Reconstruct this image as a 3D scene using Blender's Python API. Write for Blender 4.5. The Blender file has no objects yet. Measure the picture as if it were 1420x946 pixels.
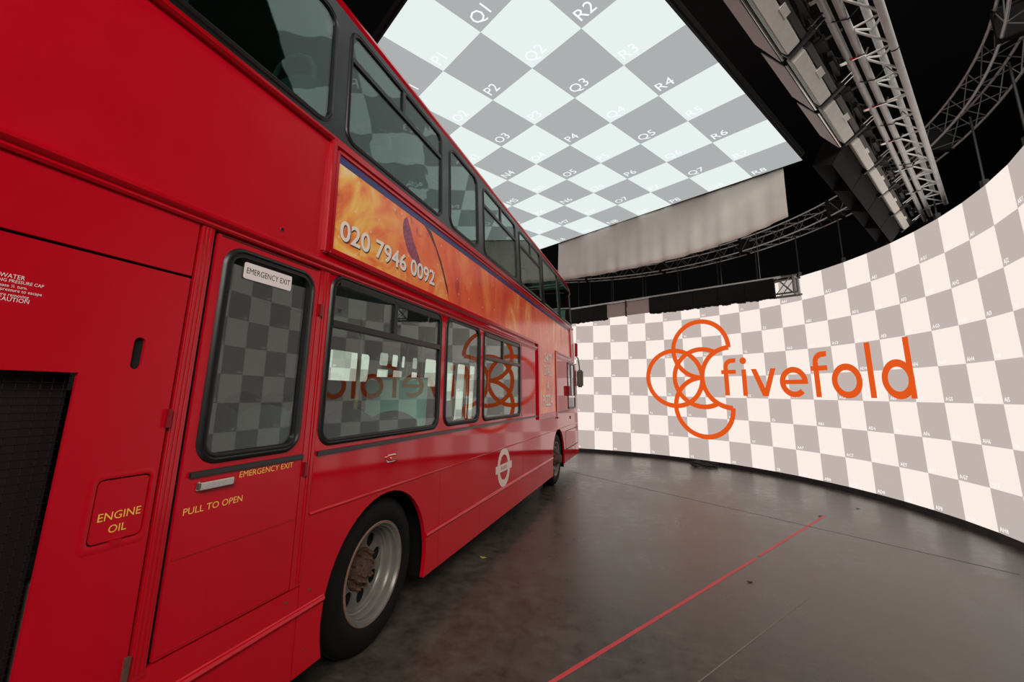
import bpy, bmesh, math, random
from mathutils import Vector, Matrix
from mathutils.geometry import tessellate_polygon
random.seed(4)
R = math.radians
scn = bpy.context.scene
col = scn.collection

# ------------------------------------------------------------------ camera, world, exposure
YAW, PITCH, ROLL = 0.315715, 0.205851, 0.022834
cy_, sy_, cp_, sp_ = math.cos(YAW), math.sin(YAW), math.cos(PITCH), math.sin(PITCH)
fw = Vector((-sy_ * cp_, cy_ * cp_, sp_)); rt = Vector((cy_, sy_, 0)); up = rt.cross(fw)
r2 = math.cos(ROLL) * rt + math.sin(ROLL) * up
u2 = -math.sin(ROLL) * rt + math.cos(ROLL) * up
cam_d = bpy.data.cameras.new('camera'); cam = bpy.data.objects.new('camera', cam_d); col.objects.link(cam)
m3 = Matrix((r2, u2, -fw)).transposed()
cam.matrix_world = Matrix.Translation((0, 0, 1.6)) @ m3.to_4x4()
cam_d.sensor_width = 36.0; cam_d.lens = 584.38 / 1420 * 36
cam_d.shift_x = -7.14 / 1420; cam_d.shift_y = -50.39 / 1420
cam_d.clip_start = 0.02; cam_d.clip_end = 200
scn.camera = cam
wd = bpy.data.worlds.new('studio_dark'); scn.world = wd; wd.use_nodes = True
wd.node_tree.nodes['Background'].inputs[0].default_value = (0.012, 0.012, 0.013, 1)
wd.node_tree.nodes['Background'].inputs[1].default_value = 0.15
vs = scn.view_settings
vs.view_transform = 'Standard'; vs.look = 'None'; vs.gamma = 1.0; vs.use_curve_mapping = False
vs.exposure = 0.0
# screen brightness (the studio is lit by its LED wall and LED ceiling)
WALL_W, WALL_G = (0.97, 0.855, 0.785), (0.535, 0.458, 0.425)
CEIL_W, CEIL_G = (0.80, 0.88, 0.86), (0.42, 0.435, 0.435)
LED_K = 1.0
# added fill standing in for unseen hall lights, high behind camera, brightens the bus
wl = bpy.data.lights.new('added_fill_light', 'AREA'); wl.shape = 'RECTANGLE'; wl.size = 5.0; wl.size_y = 3.0
wl.energy = 860; wl.color = (1.0, 0.93, 0.86)
wlo = bpy.data.objects.new('added_fill_light', wl); col.objects.link(wlo); wlo.location = (3.5, -5.0, 6.5)
wlo.rotation_euler = (Vector((-1.5, 3.0, 1.5)) - Vector((3.5, -5.0, 6.5))).to_track_quat('-Z', 'Y').to_euler()

# ------------------------------------------------------------------ materials
def node_mat(name):
    m = bpy.data.materials.new(name); m.use_nodes = True
    return m, m.node_tree.nodes, m.node_tree.links
def pbr(name, c, rough=0.5, metal=0.0, spec=0.5, noise=0.0, nscale=8.0, bump=0.0, coat=0.0, rvar=0.0):
    m, n, l = node_mat(name); b = n['Principled BSDF']
    b.inputs['Base Color'].default_value = (*c, 1); b.inputs['Roughness'].default_value = rough
    b.inputs['Metallic'].default_value = metal; b.inputs['Specular IOR Level'].default_value = spec
    b.inputs['Coat Weight'].default_value = coat; b.inputs['Coat Roughness'].default_value = 0.05
    if noise or bump or rvar:
        tc = n.new('ShaderNodeTexCoord'); t = n.new('ShaderNodeTexNoise')
        t.inputs['Scale'].default_value = nscale; t.inputs['Detail'].default_value = 6
        l.new(tc.outputs['Object'], t.inputs['Vector'])
        if noise:
            mx = n.new('ShaderNodeMix'); mx.data_type = 'RGBA'
            mx.inputs[6].default_value = (*[max(0, v * (1 - noise)) for v in c], 1)
            mx.inputs[7].default_value = (*[min(1, v * (1 + noise)) for v in c], 1)
            l.new(t.outputs['Fac'], mx.inputs[0]); l.new(mx.outputs[2], b.inputs['Base Color'])
        if bump:
            bp = n.new('ShaderNodeBump'); bp.inputs['Strength'].default_value = bump; bp.inputs['Distance'].default_value = 0.01
            l.new(t.outputs['Fac'], bp.inputs['Height']); l.new(bp.outputs['Normal'], b.inputs['Normal'])
        if rvar:
            mr = n.new('ShaderNodeMapRange'); mr.inputs[3].default_value = max(0.02, rough - rvar); mr.inputs[4].default_value = rough + rvar
            l.new(t.outputs['Fac'], mr.inputs[0]); l.new(mr.outputs[0], b.inputs['Roughness'])
    return m
def emis(name, c, k=1.0):
    m, n, l = node_mat(name); n.remove(n['Principled BSDF'])
    e = n.new('ShaderNodeEmission'); e.inputs[0].default_value = (*c, 1); e.inputs[1].default_value = k
    l.new(e.outputs[0], n['Material Output'].inputs[0]); return m
def glass(name, tint, f0=0.045, wave=0.0, wscale=2.2):
    """thin pane: tinted transmission plus Fresnel (Schlick) mirror reflection"""
    m, n, l = node_mat(name); n.remove(n['Principled BSDF'])
    tr = n.new('ShaderNodeBsdfTransparent'); tr.inputs[0].default_value = (*tint, 1)
    gl = n.new('ShaderNodeBsdfGlossy'); gl.inputs['Roughness'].default_value = 0.0; gl.inputs[0].default_value = (0.95, 0.97, 0.96, 1)
    g = n.new('ShaderNodeNewGeometry'); d = n.new('ShaderNodeVectorMath'); d.operation = 'DOT_PRODUCT'
    l.new(g.outputs['Incoming'], d.inputs[0]); l.new(g.outputs['Normal'], d.inputs[1])
    a = n.new('ShaderNodeMath'); a.operation = 'ABSOLUTE'; l.new(d.outputs['Value'], a.inputs[0])
    s = n.new('ShaderNodeMath'); s.operation = 'SUBTRACT'; s.inputs[0].default_value = 1; s.use_clamp = True; l.new(a.outputs[0], s.inputs[1])
    p = n.new('ShaderNodeMath'); p.operation = 'POWER'; p.inputs[1].default_value = 5; l.new(s.outputs[0], p.inputs[0])
    q = n.new('ShaderNodeMath'); q.operation = 'MULTIPLY_ADD'; q.inputs[1].default_value = 1 - f0; q.inputs[2].default_value = f0; l.new(p.outputs[0], q.inputs[0])
    mx = n.new('ShaderNodeMixShader'); l.new(q.outputs[0], mx.inputs[0]); l.new(tr.outputs[0], mx.inputs[1]); l.new(gl.outputs[0], mx.inputs[2])
    l.new(mx.outputs[0], n['Material Output'].inputs[0])
    if wave:
        tc = n.new('ShaderNodeTexCoord'); t = n.new('ShaderNodeTexNoise'); t.inputs['Scale'].default_value = wscale; t.inputs['Detail'].default_value = 1.5
        l.new(tc.outputs['Object'], t.inputs['Vector'])
        b = n.new('ShaderNodeBump'); b.inputs['Strength'].default_value = wave; b.inputs['Distance'].default_value = 0.05
        l.new(t.outputs['Fac'], b.inputs['Height']); l.new(b.outputs['Normal'], gl.inputs['Normal'])
    return m

RED = pbr('red_paint', (0.52, 0.0012, 0.011), 0.065, spec=0.36, noise=0.05, nscale=3, rvar=0.02, bump=0.002)
REDD = pbr('dull_red_paint', (0.50, 0.0012, 0.012), 0.34, spec=0.36, noise=0.07, nscale=4, rvar=0.06)
RED2 = pbr('red_trim_paint', (0.47, 0.0012, 0.010), 0.18, noise=0.05)
HNG = pbr('dark_red_hinge', (0.22, 0.002, 0.008), 0.4)
BLK = pbr('black_rubber', (0.012, 0.012, 0.012), 0.38, spec=0.4, noise=0.2, nscale=20)
BLKP = pbr('black_window_band', (0.008, 0.0085, 0.0085), 0.28, noise=0.3, nscale=6)
STRIP = pbr('black_plastic_strip', (0.02, 0.018, 0.018), 0.35)
TYRE = pbr('tyre_rubber', (0.0045, 0.0045, 0.0045), 0.7, spec=0.2, noise=0.5, nscale=9, bump=0.05)
RIM = pbr('grey_wheel_paint', (0.155, 0.145, 0.13), 0.36, metal=0.15, noise=0.35, nscale=11)
RUST = pbr('rusty_hub', (0.085, 0.042, 0.028), 0.75, noise=0.95, nscale=45, bump=0.25)
RUSTR = pbr('rust_edge', (0.2, 0.10, 0.06), 0.7, noise=0.5, nscale=30)
DARK = pbr('dark_underbody', (0.004, 0.004, 0.004), 0.9, spec=0.1)
VOID = pbr('dark_opening', (0.004, 0.004, 0.004), 0.9)
GLS = glass('bus_window_glass', (0.86, 0.93, 0.90), 0.048)
GLU = glass('upper_window_glass', (0.60, 0.80, 0.73), 0.085)
GLW = glass('wavy_window_glass', (0.60, 0.80, 0.73), 0.085, wave=0.13, wscale=2.4)
CHROME = pbr('chrome', (0.75, 0.74, 0.72), 0.18, metal=1.0, noise=0.1, nscale=30)
YEL = pbr('yellow_lettering', (0.98, 0.58, 0.10), 0.5)
WHT = pbr('white_lettering', (0.92, 0.80, 0.78), 0.5)
STICK = pbr('white_sticker', (0.82, 0.74, 0.72), 0.4)
INK = pbr('black_ink', (0.015, 0.015, 0.015), 0.5)
BLUE = pbr('navy_banner_stripe', (0.035, 0.035, 0.16), 0.3)
DIG = pbr('cream_digits', (0.85, 0.76, 0.70), 0.4)
DIGS = pbr('brown_digit_shadow', (0.05, 0.018, 0.012), 0.5)
CREAM = pbr('cream_roundel', (0.78, 0.62, 0.56), 0.35)
LENS = pbr('red_lens', (0.45, 0.01, 0.008), 0.1, spec=0.8)
LINING = pbr('grey_interior_lining', (0.24, 0.25, 0.24), 0.55, noise=0.08)
PALE = pbr('pale_interior_panel', (0.62, 0.64, 0.6), 0.5)
SEATM = pbr('dark_seat_moquette', (0.035, 0.045, 0.05), 0.9, noise=0.5, nscale=40)
SEATH = pbr('seat_shell_grey', (0.06, 0.07, 0.07), 0.45)
POLE = pbr('yellow_grab_pole', (0.62, 0.47, 0.14), 0.35)
MINT = pbr('mint_screen_panel', (0.25, 0.52, 0.47), 0.35)
ALU = pbr('aluminium_truss', (0.85, 0.88, 0.85), 0.40, metal=0.1, noise=0.25, nscale=9)
ALUD = pbr('dull_truss_tube', (0.32, 0.32, 0.30), 0.45, metal=0.5, noise=0.3, nscale=6)
FIX = pbr('pale_fixture_box', (0.90, 0.88, 0.81), 0.5, noise=0.15, nscale=14)
FIXW = pbr('pale_diffuser_face', (0.70, 0.78, 0.78), 0.6)
FIXB = pbr('black_fixture_metal', (0.014, 0.014, 0.014), 0.5)
FIXD = pbr('dark_grey_bracket', (0.07, 0.068, 0.065), 0.45, metal=0.4)
CLOTHB = pbr('black_cloth', (0.006, 0.006, 0.006), 0.95, noise=0.4, nscale=12)
CLOTHW = pbr('grey_white_cloth', (0.62, 0.57, 0.52), 0.95, noise=0.1, nscale=4)
PINKP = pbr('pinkish_grey_panel', (0.42, 0.33, 0.31), 0.6)
CABLE = pbr('black_cable', (0.01, 0.01, 0.01), 0.5)
ROOM = pbr('black_studio_wall', (0.006, 0.006, 0.007), 0.95, noise=0.4, nscale=0.6)
REDL = pbr('red_floor_tape', (0.62, 0.06, 0.07), 0.55, noise=0.25, nscale=30)
CHALK = pbr('pale_scuff', (0.20, 0.18, 0.16), 0.7)
LEAF = pbr('dry_leaf', (0.35, 0.30, 0.08), 0.8)
LEDW = emis('led_white', WALL_W, LED_K); LEDG = emis('led_grey', WALL_G, LED_K)
CLW = emis('ceiling_led_white', CEIL_W, LED_K); CLG = emis('ceiling_led_grey', CEIL_G, LED_K)
LBL = emis('led_label_white', (1.0, 0.95, 0.92), LED_K); LBLC = emis('ceiling_label_white', (0.95, 1.0, 1.0), LED_K)
ORG = emis('led_orange', (0.76, 0.094, 0.012), LED_K)

def mesh_mat(name):   # engine grille: fine wire mesh over dark
    m, n, l = node_mat(name); b = n['Principled BSDF']
    b.inputs['Roughness'].default_value = 0.7; b.inputs['Base Color'].default_value = (0.006, 0.002, 0.002, 1)
    return m
def poster_mat():
    m, n, l = node_mat('pizza_poster_print'); b = n['Principled BSDF']; b.inputs['Roughness'].default_value = 0.2
    tc = n.new('ShaderNodeTexCoord'); sep = n.new('ShaderNodeSeparateXYZ'); l.new(tc.outputs['Object'], sep.inputs[0])
    def ramp(src, stops):
        r = n.new('ShaderNodeValToRGB'); l.new(src, r.inputs[0]); e = r.color_ramp.elements
        e[0].position, e[0].color = stops[0][0], (*stops[0][1], 1); e[1].position, e[1].color = stops[-1][0], (*stops[-1][1], 1)
        for p, c in stops[1:-1]:
            k = e.new(p); k.color = (*c, 1)
        return r.outputs[0]
    def noise(sc, rot, scale, det=7, dist=1.0):
        mp = n.new('ShaderNodeMapping'); mp.inputs['Scale'].default_value = scale; mp.inputs['Rotation'].default_value = rot; l.new(tc.outputs['Object'], mp.inputs['Vector'])
        t = n.new('ShaderNodeTexNoise'); t.inputs['Scale'].default_value = sc; t.inputs['Detail'].default_value = det; t.inputs['Distortion'].default_value = dist; l.new(mp.outputs[0], t.inputs['Vector']); return t.outputs['Fac'], mp
    def mix(f, a, c, blend='MIX'):
        x = n.new('ShaderNodeMix'); x.data_type = 'RGBA'; x.blend_type = blend
        if isinstance(f, float): x.inputs[0].default_value = f
        else: l.new(f, x.inputs[0])
        for k, v in ((6, a), (7, c)):
            if isinstance(v, tuple): x.inputs[k].default_value = (*v, 1)
            else: l.new(v, x.inputs[k])
        return x.outputs[2]
    def rng(src, a, c, lo=0.0, hi=1.0):
        r = n.new('ShaderNodeMapRange'); r.inputs[1].default_value = a; r.inputs[2].default_value = c; r.inputs[3].default_value = lo; r.inputs[4].default_value = hi; l.new(src, r.inputs[0]); return r.outputs[0]
    # cheese and sauce at the left
    t1, mp1 = noise(3.2, (0.4, 0, 0), (1, .8, 1), 8, 1.8)
    cA = ramp(t1, [(0.28, (0.62, 0.10, 0.05)), (0.40, (0.85, 0.20, 0.05)), (0.50, (0.92, 0.36, 0.08)), (0.60, (0.95, 0.52, 0.10)), (0.72, (0.95, 0.70, 0.42))])
    # tomato and cheese streaks hanging down at the right
    t2, mp2 = noise(1.25, (-0.35, 0, 0), (1, 1.3, .55), 8, 1.7)
    cB = ramp(t2, [(0.26, (0.42, 0.05, 0.05)), (0.36, (0.78, 0.10, 0.06)), (0.52, (0.90, 0.15, 0.06)), (0.62, (0.94, 0.28, 0.09)), (0.69, (0.97, 0.55, 0.20)), (0.78, (0.97, 0.78, 0.55))])
    wv, _ = noise(1.2, (0, 0, 0), (1, 1, 1), 2, .5)
    ad = n.new('ShaderNodeMath'); ad.operation = 'MULTIPLY_ADD'; l.new(wv, ad.inputs[0]); ad.inputs[1].default_value = 1.6; l.new(sep.outputs['Y'], ad.inputs[2])
    c = mix(rng(ad.outputs[0], 3.0, 3.9), cA, cB)
    # fine dark pores, pale glints
    f3, mp3 = noise(11, (0.6, 0, 0), (1, 1, .8), 6, .6)
    c = mix(rng(f3, .36, .28, 0, .55), c, (0.28, 0.03, 0.03))
    v = n.new('ShaderNodeTexVoronoi'); v.inputs['Scale'].default_value = 13; l.new(mp1.outputs[0], v.inputs['Vector'])
    c = mix(rng(v.outputs['Distance'], .14, .05, 0, .6), c, (0.98, 0.72, 0.52))
    # violet onion flesh
    f4, _ = noise(2.1, (0, 0, 0), (1, 1, .7), 4, 2.4)
    c = mix(rng(f4, .68, .73, 0, .6), c, (0.40, 0.05, 0.14))
    l.new(c, b.inputs['Base Color']); return m
POSTER = poster_mat(); GRILLE = mesh_mat('grille_void')
WIRE = pbr('grille_wire', (0.012, 0.004, 0.005), 0.8, spec=0.2)
def floor_mat():
    m, n, l = node_mat('studio_floor_vinyl'); b = n['Principled BSDF']
    tc = n.new('ShaderNodeTexCoord')
    t = n.new('ShaderNodeTexNoise'); t.inputs['Scale'].default_value = 0.9; t.inputs['Detail'].default_value = 9; t.inputs['Roughness'].default_value = 0.62
    l.new(tc.outputs['Object'], t.inputs['Vector'])
    r = n.new('ShaderNodeValToRGB'); l.new(t.outputs['Fac'], r.inputs[0])
    r.color_ramp.elements[0].position = 0.3; r.color_ramp.elements[0].color = (0.035, 0.030, 0.0245, 1)
    r.color_ramp.elements[1].position = 0.72; r.color_ramp.elements[1].color = (0.086, 0.073, 0.060, 1)
    # fine scratches
    mp = n.new('ShaderNodeMapping'); mp.inputs['Rotation'].default_value = (0, 0, 0.9); mp.inputs['Scale'].default_value = (2.0, 40, 1); l.new(tc.outputs['Object'], mp.inputs['Vector'])
    s = n.new('ShaderNodeTexNoise'); s.inputs['Scale'].default_value = 1.3; s.inputs['Detail'].default_value = 5; l.new(mp.outputs[0], s.inputs['Vector'])
    g = n.new('ShaderNodeMapRange'); g.inputs[1].default_value = 0.60; g.inputs[2].default_value = 0.76; g.inputs[4].default_value = 0.35; l.new(s.outputs['Fac'], g.inputs[0])
    mx = n.new('ShaderNodeMix'); mx.data_type = 'RGBA'; l.new(g.outputs[0], mx.inputs[0]); l.new(r.outputs[0], mx.inputs[6]); mx.inputs[7].default_value = (0.13, 0.115, 0.10, 1)
    l.new(mx.outputs[2], b.inputs['Base Color'])
    rr = n.new('ShaderNodeMapRange'); rr.inputs[3].default_value = 0.17; rr.inputs[4].default_value = 0.44; l.new(t.outputs['Fac'], rr.inputs[0]); l.new(rr.outputs[0], b.inputs['Roughness'])
    bp = n.new('ShaderNodeBump'); bp.inputs['Strength'].default_value = 0.05; bp.inputs['Distance'].default_value = 0.02; l.new(t.outputs['Fac'], bp.inputs['Height']); l.new(bp.outputs[0], b.inputs['Normal'])
    b.inputs['Specular IOR Level'].default_value = 0.6
    f = n.new('ShaderNodeTexNoise'); f.inputs['Scale'].default_value = 7; f.inputs['Detail'].default_value = 10; f.inputs['Roughness'].default_value = 0.7; l.new(tc.outputs['Object'], f.inputs['Vector'])
    fm = n.new('ShaderNodeMapRange'); fm.inputs[1].default_value = .3; fm.inputs[2].default_value = .7; fm.inputs[3].default_value = .5; fm.inputs[4].default_value = 1.6; l.new(f.outputs['Fac'], fm.inputs[0])
    mu = n.new('ShaderNodeMix'); mu.data_type = 'RGBA'; mu.blend_type = 'MULTIPLY'; mu.inputs[0].default_value = 1.0; l.new(mx.outputs[2], mu.inputs[6]); l.new(fm.outputs[0], mu.inputs[7]); l.new(mu.outputs[2], b.inputs['Base Color'])
    ad = n.new('ShaderNodeMath'); ad.operation = 'MULTIPLY_ADD'; ad.inputs[1].default_value = .35; ad.inputs[2].default_value = -.16; l.new(f.outputs['Fac'], ad.inputs[0])
    ra_ = n.new('ShaderNodeMath'); ra_.operation = 'ADD'; l.new(rr.outputs[0], ra_.inputs[0]); l.new(ad.outputs[0], ra_.inputs[1]); l.new(ra_.outputs[0], b.inputs['Roughness'])
    return m
FLOOR = floor_mat(); SEAM = pbr('floor_seam', (0.02, 0.018, 0.016), 0.7)

# ------------------------------------------------------------------ helpers
def tag(o, label=None, cat=None, group=None, kind=None):
    if label: o['label'] = label
    if cat: o['category'] = cat
    if group: o['group'] = group
    if kind: o['kind'] = kind
    return o
def empty(name, loc=(0, 0, 0), parent=None):
    o = bpy.data.objects.new(name, None); col.objects.link(o); o.location = loc; o.empty_display_size = 0.2
    if parent: o.parent = parent
    return o
def link(name, me, parent=None):
    o = bpy.data.objects.new(name, me); col.objects.link(o)
    if parent: o.parent = parent
    return o
class G:
    """collects vertices and faces"""
    def __init__(s): s.v = []; s.f = []; s.mi = []; s.cur = 0
    def add(s, vs_, fs):
        b = len(s.v); s.v += [tuple(v) for v in vs_]
        for f in fs: s.f.append([b + i for i in f]); s.mi.append(s.cur)
    def box(s, a, b):
        (x0, y0, z0), (x1, y1, z1) = a, b
        s.add([(x0, y0, z0), (x1, y0, z0), (x1, y1, z0), (x0, y1, z0), (x0, y0, z1), (x1, y0, z1), (x1, y1, z1), (x0, y1, z1)],
              [(0, 3, 2, 1), (4, 5, 6, 7), (0, 1, 5, 4), (1, 2, 6, 5), (2, 3, 7, 6), (3, 0, 4, 7)])
    def obox(s, c, ax, ay, az):
        c, ax, ay, az = map(Vector, (c, ax, ay, az)); vs_ = []
        for k in (-1, 1):
            for j, i in ((-1, -1), (-1, 1), (1, 1), (1, -1)): vs_.append(c + ax * i + ay * j + az * k)
        s.add(vs_, [(0, 3, 2, 1), (4, 5, 6, 7), (0, 1, 5, 4), (1, 2, 6, 5), (2, 3, 7, 6), (3, 0, 4, 7)])
    def tube(s, pts, r, n=10, caps=True, closed=False):
        pts = [Vector(p) for p in pts]; N = len(pts); rings = []; prev = None
        for i, p in enumerate(pts):
            if closed: t = pts[(i + 1) % N] - pts[i - 1]
            else: t = pts[min(i + 1, N - 1)] - pts[max(i - 1, 0)]
            t.normalize()
            if prev is None:
                a = Vector((0, 0, 1)) if abs(t.z) < .9 else Vector((1, 0, 0)); x = t.cross(a).normalized()
            else: x = (prev - t * prev.dot(t)).normalized()
            prev = x; y = t.cross(x); rr = r[i] if isinstance(r, (list, tuple)) else r
            rings.append([p + (x * math.cos(2 * math.pi * k / n) + y * math.sin(2 * math.pi * k / n)) * rr for k in range(n)])
        vs_ = [v for rg in rings for v in rg]; fs = []
        for i in range(N if closed else N - 1):
            j = (i + 1) % N
            for k in range(n): fs.append((i * n + k, i * n + (k + 1) % n, j * n + (k + 1) % n, j * n + k))
        if caps and not closed: fs += [tuple(range(n))[::-1], tuple((N - 1) * n + k for k in range(n))]
        s.add(vs_, fs)
    def loft(s, loops, closed=True):
        n = len(loops[0]); vs_ = [v for lp in loops for v in lp]; fs = []
        for i in range(len(loops) - 1):
            for k in range(n if closed else n - 1): fs.append((i * n + k, i * n + (k + 1) % n, (i + 1) * n + (k + 1) % n, (i + 1) * n + k))
        s.add(vs_, fs)
    def prism(s, loops, mp, a, b):
        """plate with holes: loops in 2D, mp(u,v,offset)->xyz, from offset a to b"""
        flat = [p for lp in loops for p in lp]; n = len(flat)
        tris = tessellate_polygon([[Vector((p[0], p[1], 0)) for p in lp] for lp in loops])
        vs_ = [mp(p[0], p[1], b) for p in flat] + [mp(p[0], p[1], a) for p in flat]; fs = []
        for t in tris: fs.append(tuple(t)); fs.append(tuple(n + i for i in reversed(t)))
        o = 0
        for lp in loops:
            k = len(lp)
            for i in range(k): fs.append((o + i, o + (i + 1) % k, n + o + (i + 1) % k, n + o + i))
            o += k
        s.add(vs_, fs)
    def flat(s, loops, mp, b):
        flat = [p for lp in loops for p in lp]
        tris = tessellate_polygon([[Vector((p[0], p[1], 0)) for p in lp] for lp in loops])
        s.add([mp(p[0], p[1], b) for p in flat], [tuple(t) for t in tris])
    def lathe(s, prof, c, n=40, axis=Vector((1, 0, 0))):
        """profile (radius, along-x) around x axis at c"""
        c = Vector(c); loops = []
        for r, x in prof:
            loops.append([c + Vector((x, r * math.cos(2 * math.pi * k / n), r * math.sin(2 * math.pi * k / n))) for k in range(n)])
        s.loft(loops)
    def build(s, name, mats, parent=None, smooth=False, fix=True, angle=35, bevel=0.0):
        me = bpy.data.meshes.new(name); me.from_pydata(s.v, [], s.f)
        mats = mats if isinstance(mats, (list, tuple)) else [mats]
        for m in mats: me.materials.append(m)
        if len(mats) > 1: me.polygons.foreach_set('material_index', s.mi)
        if fix:
            bm = bmesh.new(); bm.from_mesh(me); bmesh.ops.remove_doubles(bm, verts=bm.verts, dist=1e-5)
            bmesh.ops.recalc_face_normals(bm, faces=bm.faces)
            if bevel: bmesh.ops.bevel(bm, geom=bm.edges[:], offset=bevel, segments=2, affect='EDGES', clamp_overlap=True)
            bm.to_mesh(me); bm.free()
        if smooth:
            me.polygons.foreach_set('use_smooth', [True] * len(me.polygons)); me.set_sharp_from_angle(angle=R(angle))
        me.update()
        return link(name, me, parent)
def rrect(y0, y1, z0, z1, r, n=6):
    out = []
    for cx, cz, a in ((y1 - r, z1 - r, 0), (y0 + r, z1 - r, 90), (y0 + r, z0 + r, 180), (y1 - r, z0 + r, 270)):
        for k in range(n + 1):
            t = R(a + 90 * k / n); out.append((cx + r * math.cos(t), cz + r * math.sin(t)))
    return out
def rect(y0, y1, z0, z1): return [(y0, z0), (y1, z0), (y1, z1), (y0, z1)]

# text -> 2D mesh, cached
_tc = bpy.data.curves.new('text_tmp', 'FONT'); _to = bpy.data.objects.new('text_tmp', _tc); col.objects.link(_to)
_cache = {}
def text2d(s, bold=0.0, res=3):
    k = (s, bold, res)
    if k not in _cache:
        _tc.body = s; _tc.offset = bold; _tc.resolution_u = res; _tc.size = 1
        dg = bpy.context.evaluated_depsgraph_get(); dg.update(); e = _to.evaluated_get(dg); me = e.to_mesh()
        _cache[k] = ([(v.co.x, v.co.y) for v in me.vertices], [tuple(p.vertices) for p in me.polygons]); e.to_mesh_clear()
    return _cache[k]
def text_fit(g, s, u0, u1, v0, v1, mp, off, bold=0.0, res=3):
    vs_, fs = text2d(s, bold, res)
    x0 = min(v[0] for v in vs_); x1 = max(v[0] for v in vs_); y0 = min(v[1] for v in vs_); y1 = max(v[1] for v in vs_)
    g.add([mp(u0 + (x - x0) / (x1 - x0) * (u1 - u0), v0 + (y - y0) / (y1 - y0) * (v1 - v0), off) for x, y in vs_], fs)
def text_cap(g, s, u, v, cap, mp, off, align='L', bold=0.0, stretch=1.0, res=2):
    vs_, fs = text2d(s, bold, res); k = cap / 0.715
    x0 = min(a[0] for a in vs_); x1 = max(a[0] for a in vs_)
    o = u - x0 * k * stretch if align == 'L' else u - x1 * k * stretch
    g.add([mp(o + x * k * stretch, v + y * k, off) for x, y in vs_], fs)

# ------------------------------------------------------------------ setting
def slab(name, a, b, m):
    g = G(); g.box(a, b); o = g.build(name, m); o['kind'] = 'structure'; return o
fl = slab('floor', (-16, -9, -0.2), (14, 20, 0), FLOOR)
slab('wall_left', (-16.2, -9, 0), (-16, 20, 9), ROOM); slab('wall_right', (14, -9, 0), (14.2, 20, 9), ROOM)
slab('wall_front', (-16, 20, 0), (14, 20.2, 9), ROOM); slab('wall_rear', (-16, -9.2, 0), (14, -9, 9), ROOM)
slab('ceiling', (-16, -9, 9), (14, 20, 9.2), ROOM)
for p, q in (((-1.71, 9.25), (3.25, 5.75)),):
    p, q = Vector((*p, 0)), Vector((*q, 0)); d = (q - p).normalized(); nn = Vector((-d.y, d.x, 0)) * 0.005
    g = G(); g.obox((p + q) / 2 + Vector((0, 0, 0.0006)), (q - p) / 2, nn, (0, 0, 0.0006)); g.build('floor_seam', SEAM, fl)

# ------------------------------------------------------------------ LED wall
WC = Vector((-1.8605, 6.8062)); WR = 5.688; TH0, DTH = 1.63003, -0.088862; WTOP = 4.0955
def wallp(c, row, off=0.0):
    """column / row (fractions allowed) on the faceted wall, off = towards the centre"""
    k = math.floor(c); f = c - k
    a, b = TH0 + DTH * k, TH0 + DTH * (k + 1)
    p = Vector((math.cos(a), math.sin(a))) * (1 - f) + Vector((math.cos(b), math.sin(b))) * f
    m = (a + b) / 2; p = WC + p * WR - Vector((math.cos(m), math.sin(m))) * off
    return (p.x, p.y, WTOP - row * 0.5)
C0, C1 = -19, 24
led = tag(empty('led_video_wall', (WC.x, WC.y + WR, 0)), 'tall curved video wall showing a grey and white checkerboard with an orange logo', 'video wall')
led.location = (0, 0, 0)
cw = 2 * WR * math.sin(-DTH / 2)
def tile_mesh(nm, m, w, h, d):
    g = G(); g.cur = 0; g.add([(-w, 0, -h), (w, 0, -h), (w, 0, h), (-w, 0, h)], [(0, 1, 2, 3)])
    g.cur = 1; g.add([(-w, 0, -h), (w, 0, -h), (w, 0, h), (-w, 0, h), (-w, d, -h), (w, d, -h), (w, d, h), (-w, d, h)], [(0, 4, 5, 1), (1, 5, 6, 2), (2, 6, 7, 3), (3, 7, 4, 0), (4, 7, 6, 5)])
    me = bpy.data.meshes.new(nm); me.from_pydata(g.v, [], g.f); me.materials.append(m); me.materials.append(FIXB)
    me.polygons.foreach_set('material_index', g.mi); me.update(); return me
tw = tile_mesh('led_panel_white', LEDW, cw / 2, .25, .06); tg = tile_mesh('led_panel_grey', LEDG, cw / 2, .25, .06)
rest = G()
def is_grey(c, row): return (c + row) % 2 == 0       # P2, Q3, R2 ... are grey
for c in range(C0, C1):
    am = TH0 + DTH * (c + .5)
    for row in range(1, 9):
        gy = is_grey(c, row)
        x, y, z = wallp(c + .5, row - .5)
        if c >= -7:
            o = link('led_panel', tg if gy else tw, led); o.location = (x, y, z); o.rotation_euler = (0, 0, am - math.pi / 2)
        else:
            rest.cur = 1 if gy else 0
            a, b = wallp(c, row), wallp(c + .99999, row); a2, b2 = wallp(c, row - 1), wallp(c + .99999, row - 1)
            rest.add([a, b, b2, a2], [(0, 1, 2, 3)])
tag(rest.build('led_panels_far', [LEDW, LEDG], led, fix=False), kind='stuff')
g = G()
for c in range(C0, C1):
    a = [Vector(wallp(c, 8, 0.0)), Vector(wallp(c + .99999, 8, 0.0)), Vector(wallp(c + .99999, 8, -.08)), Vector(wallp(c, 8, -.08))]
    lo = [Vector((p.x, p.y, 0)) for p in a]
    g.loft([lo, a])
g.build('kickboard', FIXB, led)
letters = [chr(65 + i) for i in range(26)]; letters += ['A' + x for x in letters]
g = G()
for c in range(-15, C1):
    for row in range(1, 9):
        text_cap(g, letters[c + 15] + str(row), c + .07, -(row - .055), .105, lambda u, v, o: wallp(u, -v, o), .004, res=1, bold=.02)
g.build('cell_labels', LBL, led, fix=False)
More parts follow.
